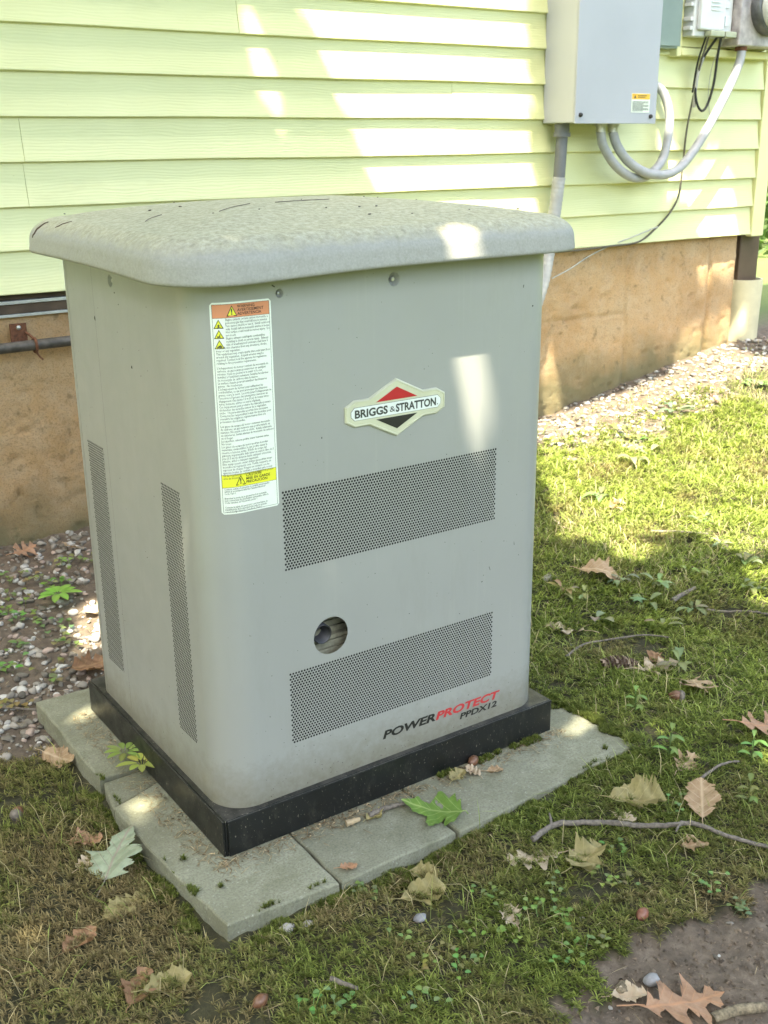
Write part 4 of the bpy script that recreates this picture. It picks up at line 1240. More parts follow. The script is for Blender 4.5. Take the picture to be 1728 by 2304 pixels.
def blades(P, az, el, L, w, bend, col):
    """thin two-segment blades. P base (n,3)"""
    n = len(P)
    dh = np.stack([np.cos(az), np.sin(az), np.zeros(n)], -1)
    d1 = dh * np.cos(el)[:, None]; d1[:, 2] = np.sin(el)
    e2 = el - bend
    d2 = dh * np.cos(e2)[:, None]; d2[:, 2] = np.sin(e2)
    side = np.stack([-np.sin(az), np.cos(az), np.zeros(n)], -1) * (w / 2)[:, None]
    mid = P + d1 * (L * .55)[:, None]
    tip = mid + d2 * (L * .45)[:, None]
    V = np.stack([P - side, P + side, mid - side * .8, mid + side * .8, tip], 1).reshape(-1, 3)
    b = (np.arange(n) * 5)[:, None]
    F = np.concatenate([b + np.array([[0, 1, 3]]), b + np.array([[0, 3, 2]]), b + np.array([[2, 3, 4]])])
    g_ = np.array([.45, .45, .95, .95, 1.35])  # dark roots and light tips: shade between blades put into the colour
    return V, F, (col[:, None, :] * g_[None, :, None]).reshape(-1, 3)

def scatter(n, x0, x1, y0, y1):
    x = RNG.uniform(x0, x1, n); y = RNG.uniform(y0, y1, n)
    return x, y

def moss():
    Vs, Fs, Cs = [], [], []
    off = 0
    def emit(V, F, C):
        nonlocal off
        Vs.append(V); Fs.append(F + off); Cs.append(C); off += len(V)
    for (n, box, sc) in ((62000, (-.62, 1.75, -.98, .70), 1.0), (26000, (1.0, 3.2, -.2, 1.6), 1.55)):
        x, y = scatter(n, *box)
        z = G(x, y)
        k = visible(x, y, z) & ~inpoly(x, y, PADP) & ~zone_soil(x, y) & ~(zone_gravel(x, y) & (RNG.random(n) < np.where(x > 1.2, .70, .86)))
        dens = fbm(x * 7, y * 7, 51)
        k &= (dens + RNG.random(n) * .30 + .25 * (fbm(x * 2.3, y * 2.3, 57) - .5)) > .45
        if sc > 1.2: k &= (np.hypot(x - CAM.x, y - CAM.y) > 2.75)
        else: k &= (np.hypot(x - CAM.x, y - CAM.y) < 2.8)
        x, y, z = x[k], y[k], z[k]; n = len(x)
        # colour: browner on the left and in dry patches, greener to the right
        dry = np.clip((fbm(x * 5, y * 5, 61) - .5) * 2.6 + .52 - .55 * np.clip((x - .0) / 1.0, -.6, 1.0) + RNG.normal(0, .18, n), 0, 1)
        green = np.array([.085, .115, .022]); bright = np.array([.25, .30, .07]); brown = np.array([.245, .195, .092])
        mixg = RNG.random(n)[:, None] ** 1.5
        pt = ((.75 + .6 * fbm(x * 11, y * 11, 67)) * (1 + .65 * np.clip((x - .8) / .8, 0, 1)))[:, None]  # colour also brightened to the right to make up for dark shade
        c = pt * (green * (1 - mixg) + bright * mixg) * (1 - dry[:, None]) + brown * dry[:, None] * RNG.uniform(.55, 1.35, n)[:, None]
        NB = 8
        hgt = RNG.uniform(.002, .014, n) * sc
        for b in range(NB):
            az = RNG.uniform(0, 2 * math.pi) + RNG.uniform(-.4, .4, n) + b * 2 * math.pi / NB + RNG.uniform(0, 6.28, n) * .2
            el = RNG.uniform(.15, 1.2, n)
            L = RNG.uniform(.008, .019, n) * sc
            w = RNG.uniform(.0014, .0026, n) * sc
            P = np.stack([x + RNG.normal(0, .0012, n), y + RNG.normal(0, .0012, n), z + hgt * .7], -1)
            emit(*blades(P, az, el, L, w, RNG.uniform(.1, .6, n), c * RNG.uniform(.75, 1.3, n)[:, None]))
    # tufts of moss in the joints and at the edge of the pavers
    R = np.random.default_rng(4)
    tufts = [(-.115, .06, .02), (-.12, .01, .025), (-.10, -.05, .018), (-.125, .14, .022), (-.066, .045, .005), (-.045, -.07, .004), (.10, -.19, .03), (.14, -.20, .028), (.60, -.008, .014), (.625, -.012, .012), (.655, -.006, .010), (.70, -.008, .013), (.735, -.01, .016), (.76, -.012, .014), (.52, -.012, .012), (.50, -.008, .010), (.858, -.13, .005), (-.12, .30, .03), (-.11, .40, .025), (.0, -.19, .03), (.25, -.20, .03), (.36, -.205, .03), (.6, -.20, .03), (.8, -.18, .03), (.93, -.08, .03), (.955, .02, .03), (.90, .09, .03), (-.115, .22, .014)]
    def edge(p, q_, n_):
        for t_ in R.random(n_):
            tufts.append((p[0] + (q_[0] - p[0]) * t_ + R.normal(0, .006), p[1] + (q_[1] - p[1]) * t_ + R.normal(0, .006), R.uniform(.008, .020)))
    edge((-.06, -.198), (.14, -.206), 8); edge((.14, -.206), (.92, -.180), 40); edge((.935, -.16), (.928, .08), 24); edge((.925, .085), (.83, .26), 10); edge((-.125, .28), (-.118, -.12), 16); edge((-.12, .42), (-.125, .28), 5)
    for (tx, ty, tr) in tufts:
        n = int(90 * (tr / .02) ** 1.6) + 5
        a = R.uniform(0, 6.28, n); rr = tr * np.sqrt(R.random(n))
        x = tx + rr * np.cos(a); y = ty + rr * np.sin(a)
        onpad = inpoly(x, y, [(-.10, -.17), (.9, -.16), (.95, -.03), (.9, .07), (.8, .3), (-.09, .8)])
        z = np.where(onpad, 0.0, G(x, y)) + .004 * (1 - rr / tr)
        c = np.array([.11, .135, .03]) * R.uniform(.6, 1.5, n)[:, None]
        for b in range(6):
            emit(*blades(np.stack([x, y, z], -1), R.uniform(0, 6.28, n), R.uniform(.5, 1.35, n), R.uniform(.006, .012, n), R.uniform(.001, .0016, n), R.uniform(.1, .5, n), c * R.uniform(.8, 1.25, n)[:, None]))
    o = tri_mesh("moss", np.concatenate(Vs), np.concatenate(Fs), MAT["moss"], np.concatenate(Cs))
    tag(o, "low olive and brown moss carpeting the yard round the slab", None, None, "stuff")
moss()

def grass():
    Vs, Fs, Cs = [], [], []
    off = 0
    specs = [(26000, (1.5, 3.9, .25, 1.75), .022, .065, .75), (7000, (1.0, 2.6, -.3, 1.0), .018, .06, .85), (5200, (-.5, 1.8, -.95, .6), .018, .085, .6)]
    for n, box, l0, l1, gf in specs:
        x, y = scatter(n, *box); z = G(x, y)
        k = visible(x, y, z) & ~inpoly(x, y, PADP) & ~zone_soil(x, y) & ~(zone_gravel(x, y) & (RNG.random(n) < .85))
        k &= fbm(x * 4, y * 4, 83) + RNG.random(n) * .3 > (.46 if gf < .8 and gf > .7 else .56)
        x, y, z = x[k], y[k], z[k]; n = len(x)
        t = RNG.random(n)[:, None]
        c = np.where(RNG.random(n)[:, None] < gf * .85, np.array([.17, .24, .045]) * (1 - t) + np.array([.42, .49, .14]) * t, np.array([.50, .43, .24]) * (.7 + .6 * t))
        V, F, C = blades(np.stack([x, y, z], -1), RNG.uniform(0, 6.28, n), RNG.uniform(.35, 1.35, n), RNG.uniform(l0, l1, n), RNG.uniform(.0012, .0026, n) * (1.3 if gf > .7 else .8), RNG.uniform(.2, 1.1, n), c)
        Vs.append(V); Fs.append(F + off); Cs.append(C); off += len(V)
    o = tri_mesh("grass", np.concatenate(Vs), np.concatenate(Fs), MAT["grass"], np.concatenate(Cs))
    tag(o, "thin green grass blades scattered through the moss", None, None, "stuff")
grass()

def gravel():
    bm = bmesh.new(); bmesh.ops.create_icosphere(bm, subdivisions=2, radius=1)
    bv = np.array([v.co[:] for v in bm.verts]); bf = np.array([[v.index for v in f.verts] for f in bm.faces]); bm.free()
    Vs, Fs, Cs = [], [], []
    off = 0
    n = 13000
    x, y = scatter(n, -.55, 3.9, .5, 1.86); z = G(x, y)
    k = visible(x, y, z) & zone_gravel(x, y) & ~inpoly(x, y, PADP)
    k &= ~((x > .55) & (x < 1.45))
    x, y, z = x[k], y[k], z[k]
    # loose stones elsewhere
    n2 = 420
    x2, y2 = scatter(n2, -.5, 3.2, -.95, 1.4); z2 = G(x2, y2)
    k2 = visible(x2, y2, z2) & ~inpoly(x2, y2, PADP) & (zone_soil(x2, y2) | (RNG.random(n2) < .22))
    sz = np.concatenate([.0035 + .011 * RNG.random(len(x)) ** 1.8, RNG.uniform(.0025, .006, k2.sum())])
    x = np.concatenate([x, x2[k2]]); y = np.concatenate([y, y2[k2]]); z = np.concatenate([z, z2[k2]])
    n = len(x)
    for i in range(n):
        s = sz[i] * np.array([RNG.uniform(.8, 1.35), RNG.uniform(.7, 1.0), RNG.uniform(.5, .75)])
        a = RNG.uniform(0, 6.28)
        v = bv * (1 + .12 * np.sin(bv @ RNG.normal(0, 2.2, 3) + RNG.uniform(0, 6)))[:, None]
        for q_ in range(7):
            nn = RNG.normal(0, 1, 3); nn /= np.linalg.norm(nn)
            ex = np.maximum(v @ nn - RNG.uniform(.45, .8), 0)
            v = v - ex[:, None] * nn[None]
        v = v * s * 1.15
        ca, sa = math.cos(a), math.sin(a)
        v = np.stack([v[:, 0] * ca - v[:, 1] * sa, v[:, 0] * sa + v[:, 1] * ca, v[:, 2]], -1) + np.array([x[i], y[i], z[i] + s[2] * .45])
        Vs.append(v); Fs.append(bf + off); off += len(v)
        t = RNG.random()
        base = np.array([.36, .35, .325]) if t < .28 else (np.array([.24, .22, .19]) if t < .60 else (np.array([.125, .112, .092]) if t < .90 else np.array([.31, .24, .20])))
        Cs.append(np.tile(base * RNG.uniform(.7, 1.25), (len(v), 1)))
    o = tri_mesh("gravel", np.concatenate(Vs), np.concatenate(Fs), MAT["stones"], np.concatenate(Cs), False)
    tag(o, "pale rounded gravel along the foot of the foundation", None, None, "stuff")
gravel()

def straw():
    """dry needles and chaff lying on soil, moss and slab"""
    Vs, Fs, Cs = [], [], []
    off = 0
    n = 5200
    x, y = scatter(n, -.5, 2.9, -.95, 1.6)
    pad = inpoly(x, y, PADP)
    keep = RNG.random(n) < np.where(pad, .05, .45 + .4 * (fbm(x * 4, y * 4, 91) > .5))
    # extra dry blades put in so the sunlit grass looks whiter, washed out
    xt, yt = scatter(4200, 1.5, 3.7, .5, 1.6)
    # drifts against the black base
    m_ = 520
    xa = np.concatenate([RNG.uniform(-.03, .84, 620), RNG.uniform(-.055, -.002, 420), xt])
    ya = np.concatenate([-np.abs(RNG.normal(0, .024, 620)) - .004, RNG.uniform(-.02, .70, 420), yt])
    x = np.concatenate([x[keep], xa]); y = np.concatenate([y[keep], ya])
    n = len(x)
    inb = (x > -.004) & (x < .818) & (y > -.003) & (y < .705)
    x, y = x[~inb], y[~inb]; n = len(x)
    pad = inpoly(x, y, [(-.095, -.17), (.9, -.155), (.95, -.03), (.9, .07), (.8, .3), (.8, .8), (-.09, .82)])
    z = np.where(pad, .0012, G(x, y) + .010)
    L = RNG.uniform(.008, .055, n) * np.where(RNG.random(n) < .5, .5, 1.0)
    L = np.where(pad, L * .6, L)
    t = RNG.random(n)[:, None]
    c = np.array([.17, .11, .055]) * (1 - t) + np.array([.46, .37, .22]) * t
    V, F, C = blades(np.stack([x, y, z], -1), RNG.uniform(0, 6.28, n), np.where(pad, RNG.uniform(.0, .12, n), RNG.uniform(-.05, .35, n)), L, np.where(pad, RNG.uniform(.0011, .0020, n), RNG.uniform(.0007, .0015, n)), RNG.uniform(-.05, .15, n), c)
    # brown flakes and crumbs swept against the base
    nf = 900
    fx = np.concatenate([RNG.uniform(-.01, .83, 560), -np.abs(RNG.normal(0, .016, 340)) - .004])
    fy = np.concatenate([-np.abs(RNG.normal(0, .016, 560)) - .004, RNG.uniform(-.01, .70, 340)])
    thin = RNG.random(nf) < np.clip(1.6 * fbm(fx * 9, fy * 9, 97) - .35, .05, 1)
    fx, fy = fx[thin], fy[thin]; nf = len(fx)
    fs_ = RNG.uniform(.0015, .0055, nf)
    tv = np.stack([np.stack([fx + fs_ * np.cos(a_), fy + fs_ * RNG.uniform(.4, 1, nf) * np.sin(a_), RNG.uniform(.001, .0045, nf)], -1) for a_ in (RNG.uniform(0, 2, nf), RNG.uniform(2.1, 4.1, nf), RNG.uniform(4.2, 6.2, nf))], 1)
    tf = np.arange(nf * 3).reshape(-1, 3) + len(V)
    tcol = np.repeat(np.where(RNG.random(nf)[:, None] < .7, np.array([.10, .068, .038]), np.array([.36, .27, .16])) * RNG.uniform(.6, 1.4, nf)[:, None], 3, axis=0)
    V = np.concatenate([V, tv.reshape(-1, 3)]); F = np.concatenate([F, tf]); C = np.concatenate([C, tcol])
    o = tri_mesh("dry_needles", V, F, MAT["straw"], C)
    tag(o, "dry needles and chaff drifted against the black base", None, None, "stuff")
straw()

def soil_crumbs():
    n = 11000
    x, y = scatter(n, -.1, 1.1, -.98, -.5); z = G(x, y)
    k = visible(x, y, z) & zone_soil(x, y)
    x, y, z = x[k], y[k], z[k]; n = len(x)
    base = np.array([(1, 0, 0), (-.5, .87, 0), (-.5, -.87, 0), (0, 0, 1.0)])
    s = RNG.uniform(.0012, .0050, n) * (RNG.random(n) ** 1.5 + .3)
    jit = RNG.normal(0, .35, (n, 4, 3))
    V = (base[None] + jit) * s[:, None, None] + np.stack([x, y, z], -1)[:, None, :]
    b = (np.arange(n) * 4)[:, None]
    F = np.concatenate([b + np.array([[0, 1, 3]]), b + np.array([[1, 2, 3]]), b + np.array([[2, 0, 3]])])
    col = np.repeat(np.array([.115, .088, .065]) * RNG.uniform(.5, 1.6, n)[:, None], 4, axis=0)
    o = tri_mesh("soil_crumbs", V.reshape(-1, 3), F, MAT["stones"], col)
    tag(o, "crumbs of dark earth on the bare soil patch", None, None, "stuff")
soil_crumbs()

# ------------------------------------------------------------------ fallen leaves
OAK = [(0, .012), (.08, .02), (.14, .17), (.20, .10), (.27, .06), (.33, .30), (.37, .36), (.42, .29), (.46, .12), (.53, .08), (.60, .33), (.65, .35), (.69, .24), (.72, .10), (.78, .07), (.85, .19), (.88, .15), (.91, .05), (1, .002)]
MAPLE = [(0, .01), (.015, .16), (.05, .34), (.10, .30), (.15, .44), (.20, .34), (.25, .31), (.33, .50), (.39, .47), (.44, .54), (.47, .38), (.50, .24), (.55, .18), (.63, .24), (.68, .20), (.74, .25), (.79, .14), (.88, .09), (1, .002)]
OVAL = [(0, .01), (.06, .08), (.12, .15), (.18, .20), (.24, .25), (.30, .275), (.36, .31), (.42, .315), (.48, .335), (.54, .325), (.60, .33), (.66, .30), (.72, .295), (.78, .24), (.84, .22), (.90, .14), (.95, .09), (1, .002)]
TATTER = [(0, .01), (.10, .18), (.2, .30), (.28, .22), (.36, .36), (.45, .28), (.55, .40), (.62, .22), (.7, .30), (.8, .15), (.9, .18), (1, .01)]
def leaf_mesh(outline, L, fold, curl, rough_, seed, stem=.25):
    R = np.random.default_rng(seed)
    NA = 5
    t0 = np.array([p[0] for p in outline]); w0 = np.array([p[1] for p in outline])
    # finer outline with ragged teeth; the two halves differ
    t = np.unique(np.concatenate([np.linspace(0, 1, 34), t0]))
    vs_, fs = [], []
    n = len(t)
    def side_():
        sh = np.clip(t0 + np.concatenate([[0], R.normal(0, .012, len(t0) - 2), [0]]), 0, 1)
        sh = np.maximum.accumulate(sh + np.arange(len(sh)) * 1e-4)
        ww = np.interp(t, sh, w0 * R.uniform(.80, 1.15, len(t0)))
        return ww * (1 + R.normal(0, .05, n)) * (1 - .35 * (R.random(n) < .04))
    wl = side_(); wr = side_()
    wl[-1] = wr[-1] = .002
    ph = R.uniform(0, 6.28, 6)
    for i in range(n):
        for j in range(-NA, NA + 1):
            s = j / NA
            yy = s * (wr[i] if s > 0 else wl[i])
            x = t[i] + .10 * abs(yy)
            z = fold * abs(yy) ** 1.2 + curl * ((x - .45) ** 2 - .1) + rough_ * (math.sin(9 * x + ph[0] + 3 * yy) * .5 + math.sin(14 * yy + ph[1] + 5 * x) * .5 + .5 * math.sin(23 * x + 17 * yy + ph[2])) * (.3 + abs(yy) * 2)
            vs_.append((x * L, yy * L, z * L))
    m_ = 2 * NA + 1
    for i in range(n - 1):
        for j in range(m_ - 1):
            a = i * m_ + j
            fs.append((a, a + m_, a + m_ + 1, a + 1))
    mb = MB().add(vs_, fs, True)
    if stem > 0:
        pts = [(-stem * L * k / 5, .03 * L * math.sin(k * .9 + ph[3]) * k / 5, curl * .1 * L + .02 * L * math.sin(k * .7)) for k in range(6)]
        pts[0] = (.06 * L, 0, curl * ((.06 - .45) ** 2 - .1) * L)
        mb.tube(pts, .006 * L + .0003, 5)
    return mb
GN = [0]
def leaf(kind, outl_, L, x, y, rz, mat, label, fold=.18, curl=.25, rough_=.05, tilt=(0, 0), lift=None, stem=.25, group="fallen leaves round the slab", onpad=False):
    GN[0] += 1
    mb = leaf_mesh(outl_, L, fold, curl, rough_, GN[0] * 13, stem)
    me = bpy.data.meshes.new(kind)
    c = np.array([L * .45, 0, 0])
    V = np.array(mb.v) - c
    Rm = np.array(Euler((tilt[0], tilt[1], rz), 'XYZ').to_matrix())
    V2 = V @ Rm.T
    me.from_pydata([tuple(p) for p in V], [], mb.f); me.polygons.foreach_set("use_smooth", mb.sm); me.materials.append(mat)
    o = bpy.data.objects.new(kind, me)
    xs_, ys_ = V2[:, 0] + x, V2[:, 1] + y
    gz_ = np.zeros(len(xs_)) if onpad else np.where(inpoly(xs_, ys_, [(-.09, -.16), (.89, -.15), (.94, -.03), (.8, .3), (.8, .8), (-.09, .81)]), 0.0, G(xs_, ys_) + .006)
    need = gz_ - V2[:, 2]
    z = float(np.percentile(need, 80 if not onpad else 97)) + (.001 if lift is None else lift)
    o.location = (x, y, z); o.rotation_euler = (tilt[0], tilt[1], rz)
    COL.objects.link(o)
    tag(o, label, "leaf", group)
    return o
M_ = MAT
leaf("maple_leaf", MAPLE, .125, .410, -.103, 2.3, M_["greenl"], "fresh green lobed leaf lying on the paver in front of the base", .10, .35, .035, (.05, -.05), onpad=True, stem=.1)
leaf("maple_leaf", MAPLE, .130, -.155, .150, .75, M_["greyg"], "large upturned grey green maple leaf leaning on the left slab edge", .12, -.25, .03, (-.35, -.30), lift=.012, stem=.3)
leaf("oak_leaf", TATTER, .085, -.125, .592, -1.0, M_["tan"], "tan leaf standing against the slab's left side by the white gravel", .25, .3, .08, (.3, .1), lift=.01)
leaf("oak_leaf", OAK, .115, .17, 1.76, .6, M_["orangel"], "light brown lobed leaf at the foot of the foundation, far left", .2, .3, .08, (.5, .1), lift=.015)
leaf("oak_leaf", OAK, .080, .31, 1.71, 2.0, M_["tan"], "small tan leaf by the foundation next to the generator's back edge", .2, .3, .08, (.5, 0), lift=.01)
leaf("oak_leaf", TATTER, .090, .225, 1.28, .3, M_["pale"], "pale curled leaf beside the cabinet on the left gravel", .3, .4, .08, (.2, .1))
leaf("oak_leaf", TATTER, .11, .09, .965, .1, M_["brownl"], "brown curled leaf behind the slab's far left corner", .45, .35, .10, (.3, .1), lift=.012)
leaf("oak_leaf", TATTER, .125, 1.482, .515, -.9, M_["tan"], "arched tan leaf casting a shadow on the moss right of the cabinet", .35, -.6, .06, (.2, .15), lift=.02)
leaf("oak_leaf", OAK, .13, 1.186, .335, 1.9, M_["pale"], "pale lobed leaf half sunk in moss close to the cabinet's right edge", .2, .2, .09, (.1, .1))
leaf("oak_leaf", OAK, .12, 1.215, .055, -.4, M_["pale"], "crumpled pale leaf just right of the pine cone", .3, .3, .12, (.2, 0))
leaf("oak_leaf", TATTER, .065, 1.25, .085, .8, M_["brownl"], "small dark brown leaf piece above the crumpled pale leaf", .4, .3, .12, (.2, 0))
leaf("oak_leaf", OAK, .125, 1.210, -.085, .95, M_["tan"], "tan oak leaf with an acorn tucked beneath its stem", .15, .25, .06, (.1, .25), lift=.008)
leaf("oak_leaf", OAK, .150, 1.195, -.285, -.35, M_["orangel"], "big pinkish tan oak leaf cut by the right picture edge", .15, .3, .06, (.15, .2), lift=.015)
leaf("oak_leaf", OVAL, .115, .771, -.300, -.75, M_["olive"], "long rolled tan leaf lying just above the crooked stick", 1.1, .3, .10, (.2, .0), lift=.006)
leaf("oval_leaf", OVAL, .105, .865, -.392, .75, M_["tan"], "broad oval toothed tan leaf resting on the crooked stick", .12, .2, .03, (-.15, -.25), lift=.012)
leaf("oak_leaf", OAK, .085, .955, -.270, .3, M_["tan"], "small cupped tan leaf beside the upright weed", .4, .5, .10, (.3, 0))
leaf("leaf_scrap", TATTER, .050, .712, -.325, -1.2, M_["pale"], "small whitish leaf scrap below the rolled tan leaf", .15, .2, .05)
leaf("oak_leaf", OAK, .120, .490, -.318, 2.7, M_["pale"], "flat pale pointed leaf under the stick's left end", .10, .15, .03, (.05, .05))
leaf("oak_leaf", TATTER, .100, .553, -.378, .2, M_["olive"], "crumpled olive brown leaf right of the flat pale pointed leaf", .5, .5, .18, (.1, 0), lift=.008)
leaf("leaf_scrap", TATTER, .060, .757, -.460, -.6, M_["tan"], "curled yellow tan leaf scrap below the crooked stick", .6, .4, .10)
leaf("oak_leaf", OAK, .150, .440, -.705, -.35, M_["orangel"], "orange brown oak leaf on bare soil at the bottom edge", .15, .3, .05, (.05, .1), lift=.006)
leaf("leaf_scrap", OVAL, .085, .255, -.268, -.35, M_["olive"], "twisted dry leaf in the moss before the slab's front edge", 1.0, .5, .12, (.3, 0))
leaf("leaf_scrap", OVAL, .060, .290, -.225, -1.1, M_["olive"], "narrow dry leaf strip beside the slab's front edge", 1.2, .4, .10, (.2, 0))
leaf("oak_leaf", TATTER, .085, -.255, -.185, .9, M_["brownl"], "brown curled leaf at the bottom edge, left of centre", .6, .5, .12, (.2, .1))
leaf("oak_leaf", OVAL, .080, -.215, -.205, -.1, M_["olive"], "olive hooked leaf touching the brown curled leaf at the bottom", .9, .8, .08, (.2, .1))
leaf("oak_leaf", TATTER, .090, -.20, .020, .2, M_["olive"], "faded olive leaf flattened in the moss left of the near slab corner", .15, .2, .08)
leaf("leaf_scrap", OVAL, .075, -.295, -.020, .35, M_["brownl"], "long brown leaf scrap in the brown moss, lower left", .7, .4, .10)
leaf("oak_leaf", TATTER, .070, -.185, .255, -.6, M_["orangel"], "reddish brown leaf above the large grey green maple leaf", .5, .4, .12)
leaf("leaf_scrap", TATTER, .055, -.205, .185, .5, M_["pale"], "pinkish pale leaf scrap left of the grey green maple leaf", .4, .4, .12)
leaf("oak_leaf", OAK, .09, 1.92, .88, .2, M_["orangel"], "small orange leaf at the border of sun and shade", .5, .4, .1, (.5, 0), lift=.01)
leaf("oak_leaf", OAK, .09, 1.69, .88, 1.1, M_["pale"], "pale leaf in the shade right behind the cabinet edge", .3, .3, .1, (.2, 0))
leaf("oak_leaf", OAK, .08, 3.06, 1.40, .8, M_["orangel"], "bright orange leaf in the sunny grass near the foundation", .3, .4, .1, (.5, 0), lift=.02)
leaf("leaf_scrap", TATTER, .050, .520, -.036, .4, M_["olive"], "yellowish crumpled leaf bit on the slab by the base", .6, .4, .15, onpad=True)
leaf("leaf_scrap", TATTER, .045, .560, -.040, 1.6, M_["pale"], "cream crumpled leaf bit beside the yellowish one on the slab", .8, .4, .15, onpad=True)
leaf("leaf_scrap", OVAL, .040, .600, -.060, -.5, M_["tan"], "small tan leaf bit farther right on the slab", .8, .4, .10, onpad=True)
leaf("leaf_scrap", TATTER, .045, .300, -.050, .2, M_["olive"], "olive leaf crumb among litter by the middle of the base", .6, .4, .15, onpad=True)
leaf("leaf_scrap", TATTER, .036, .170, -.155, -.4, M_["orangel"], "pinkish leaf crumb on the slab near the front joint", .3, .3, .12, onpad=True)
leaf("leaf_scrap", TATTER, .06, .353, -.405, 1.2, M_["pale"], "pale crumpled leaf among round-leaved weeds, bottom centre", .5, .4, .12)
leaf("leaf_scrap", TATTER, .06, .395, -.640, -.5, M_["pale"], "ragged pale leaf scrap on the bare soil", .5, .3, .12)

# ------------------------------------------------------------------ acorns, cone, sticks, stones
def acorn(x, y, s, rz, mat, label, cup=True, onpad=False):
    z = (0.0 if onpad else g1(x, y) + .003) + s * .42
    o = empty("acorn", (x, y, z), label, "acorn", "acorns on the ground")
    ax = Vector((math.cos(rz), math.sin(rz), .12)).normalized()
    prof = [(s * .5 * math.sin(math.pi * min(1, max(0, k / 12))) ** .62 if 0 < k < 12 else .0001, (k / 12 - .5) * s * 1.45) for k in range(13)]
    prof[-1] = (.0001, s * .80)
    MB().lathe(prof, (x, y, z), ax, 16).build("nut", mat, o)
    if cup:
        MB().lathe([(.0001, -s * .72), (s * .38, -s * .66), (s * .55, -s * .45), (s * .57, -s * .2), (s * .50, -s * .18)], (x, y, z), ax, 16).build("cup", MAT["bark"], o)
acorn(.539, -.538, .021, .2, MAT["acornr"], "reddish acorn lying alone above the bare soil patch", False)
acorn(-.264, .418, .024, .9, MAT["acorn"], "brown acorn in the moss at the far left", True)
acorn(1.150, -.076, .026, 2.4, MAT["acorn"], "brown acorn under the stem of the tan oak leaf", True)
acorn(-.109, -.334, .021, .2, MAT["acorn"], "brown acorn at the bottom edge, left of centre", False)
acorn(.583, -.012, .022, .4, MAT["acorn"], "brown acorn resting on the slab against the base", False, True)

def pine_cone(x, y, rz):
    z = g1(x, y) + .020
    o = empty("pine_cone", (x, y, z), "dark pine cone with pale scale tips lying in the moss", "pine cone")
    ax = Vector((math.cos(rz), math.sin(rz), .05)).normalized()
    a = ax.cross(Vector((0, 0, 1))).normalized(); b = ax.cross(a)
    L = .085
    MB().lathe([(.0001, -L / 2), (.006, -L * .45), (.010, -L * .2), (.009, L * .2), (.004, L * .45), (.0001, L / 2)], (x, y, z), ax, 10).build("core", MAT["cone"], o)
    N = 58
    for i in range(N):
        t = i / N
        th = i * 2.39996
        h = (t - .5) * L
        rad = .019 * math.sin(math.pi * (.12 + .80 * t)) ** .8
        d_ = a * math.cos(th) + b * math.sin(th)
        tip = Vector((x, y, z)) + ax * (h + .006) + d_ * rad
        root = Vector((x, y, z)) + ax * (h - .006) + d_ * .004
        sd = ax.cross(d_).normalized() * .0055
        up_ = (ax * .6 - d_ * .4).normalized() * .0018
        mb = MB().add([root - sd * .4, root + sd * .4, tip + sd, tip - sd, root - sd * .4 + up_, root + sd * .4 + up_, tip + sd + up_, tip - sd + up_], [(0, 1, 2, 3), (4, 7, 6, 5), (3, 2, 6, 7), (1, 0, 4, 5), (2, 1, 5, 6), (0, 3, 7, 4)])
        sc_ = mb.build("scale", MAT["cone"] if i % 3 else MAT["conet"], o)
pine_cone(1.143, .105, 2.6)

def stick(pts, r, label, name="stick", mat=None, lift=.008, forks=()):
    P = [(x, y, (g1(x, y) if not isinstance(lift, tuple) else lift[0]) + (lift if not isinstance(lift, tuple) else 0) + r) for x, y in pts]
    sp_ = spline(P, 7) if len(P) > 2 else [Vector(P[0]).lerp(Vector(P[1]), k / 6) for k in range(7)]
    R = random.Random(int(abs(pts[0][0]) * 1000))
    sp_ = [p + Vector((R.uniform(-1, 1), R.uniform(-1, 1), R.uniform(-.3, 1))) * r * (.04 if name == "bark_chunk" else .25) for p in sp_]
    vr = .03 if name == "bark_chunk" else .09
    rs = [r * (1.08 - (.1 if name == "bark_chunk" else .45) * i / len(sp_)) * R.uniform(1 - vr, 1 + vr) for i in range(len(sp_))]
    mb = MB().tube(sp_, rs, 9)
    for (i0, dx, dy, L) in forks:
        p = sp_[int(i0 * (len(sp_) - 1))]
        mb.tube([p, p + Vector((dx * L * .5, dy * L * .5, .010)), p + Vector((dx * L, dy * L, .012))], [r * .6, r * .45, r * .3], 7)
    return thing_mesh(name, mb, mat or MAT["bark"], P[0], label, "stick", "sticks on the ground")
stick([(.509, -.284), (.58, -.274), (.662, -.323), (.717, -.374), (.76, -.409), (.802, -.429), (.834, -.49), (.881, -.542), (.93, -.60)], .0056, "long crooked grey stick running to the right picture edge", lift=.012, forks=((.12, .5, .8, .028), (.55, -.75, -.45, .05)))
stick([(.895, -.352), (.941, -.331), (1.015, -.325), (1.05, -.336)], .0035, "thin bent twig reaching up from the oval toothed leaf", lift=.014)
stick([(.013, -.350), (.033, -.400)], .0042, "short dark twig at the bottom centre", lift=.010)
stick([(1.528, .276), (1.631, .285)], .0075, "stubby grey stick among broad-leaved weeds", lift=.010)
stick([(1.572, .194), (1.60, .15), (1.638, .100), (1.67, .05)], .0040, "thin brown stick right of the stubby grey one", lift=.010)
stick([(1.071, .219), (1.140, .232), (1.211, .228), (1.309, .18), (1.352, .13)], .0030, "slim curved twig behind the pine cone", lift=.012)
stick([(.470, -.752), (.510, -.765), (.556, -.784)], .0085, "chunk of pale bark at the bottom right corner", "bark_chunk", MAT["barkc"], -.003)
stick([(-.200, .94), (-.156, .904), (-.088, .850)], .0042, "thin dark stick on the gravel left of the slab", lift=.008)
stick([(.289, -.045), (.34, -.045), (.400, -.060)], .0055, "brown twig lying on the slab along the base", lift=(0.0,))
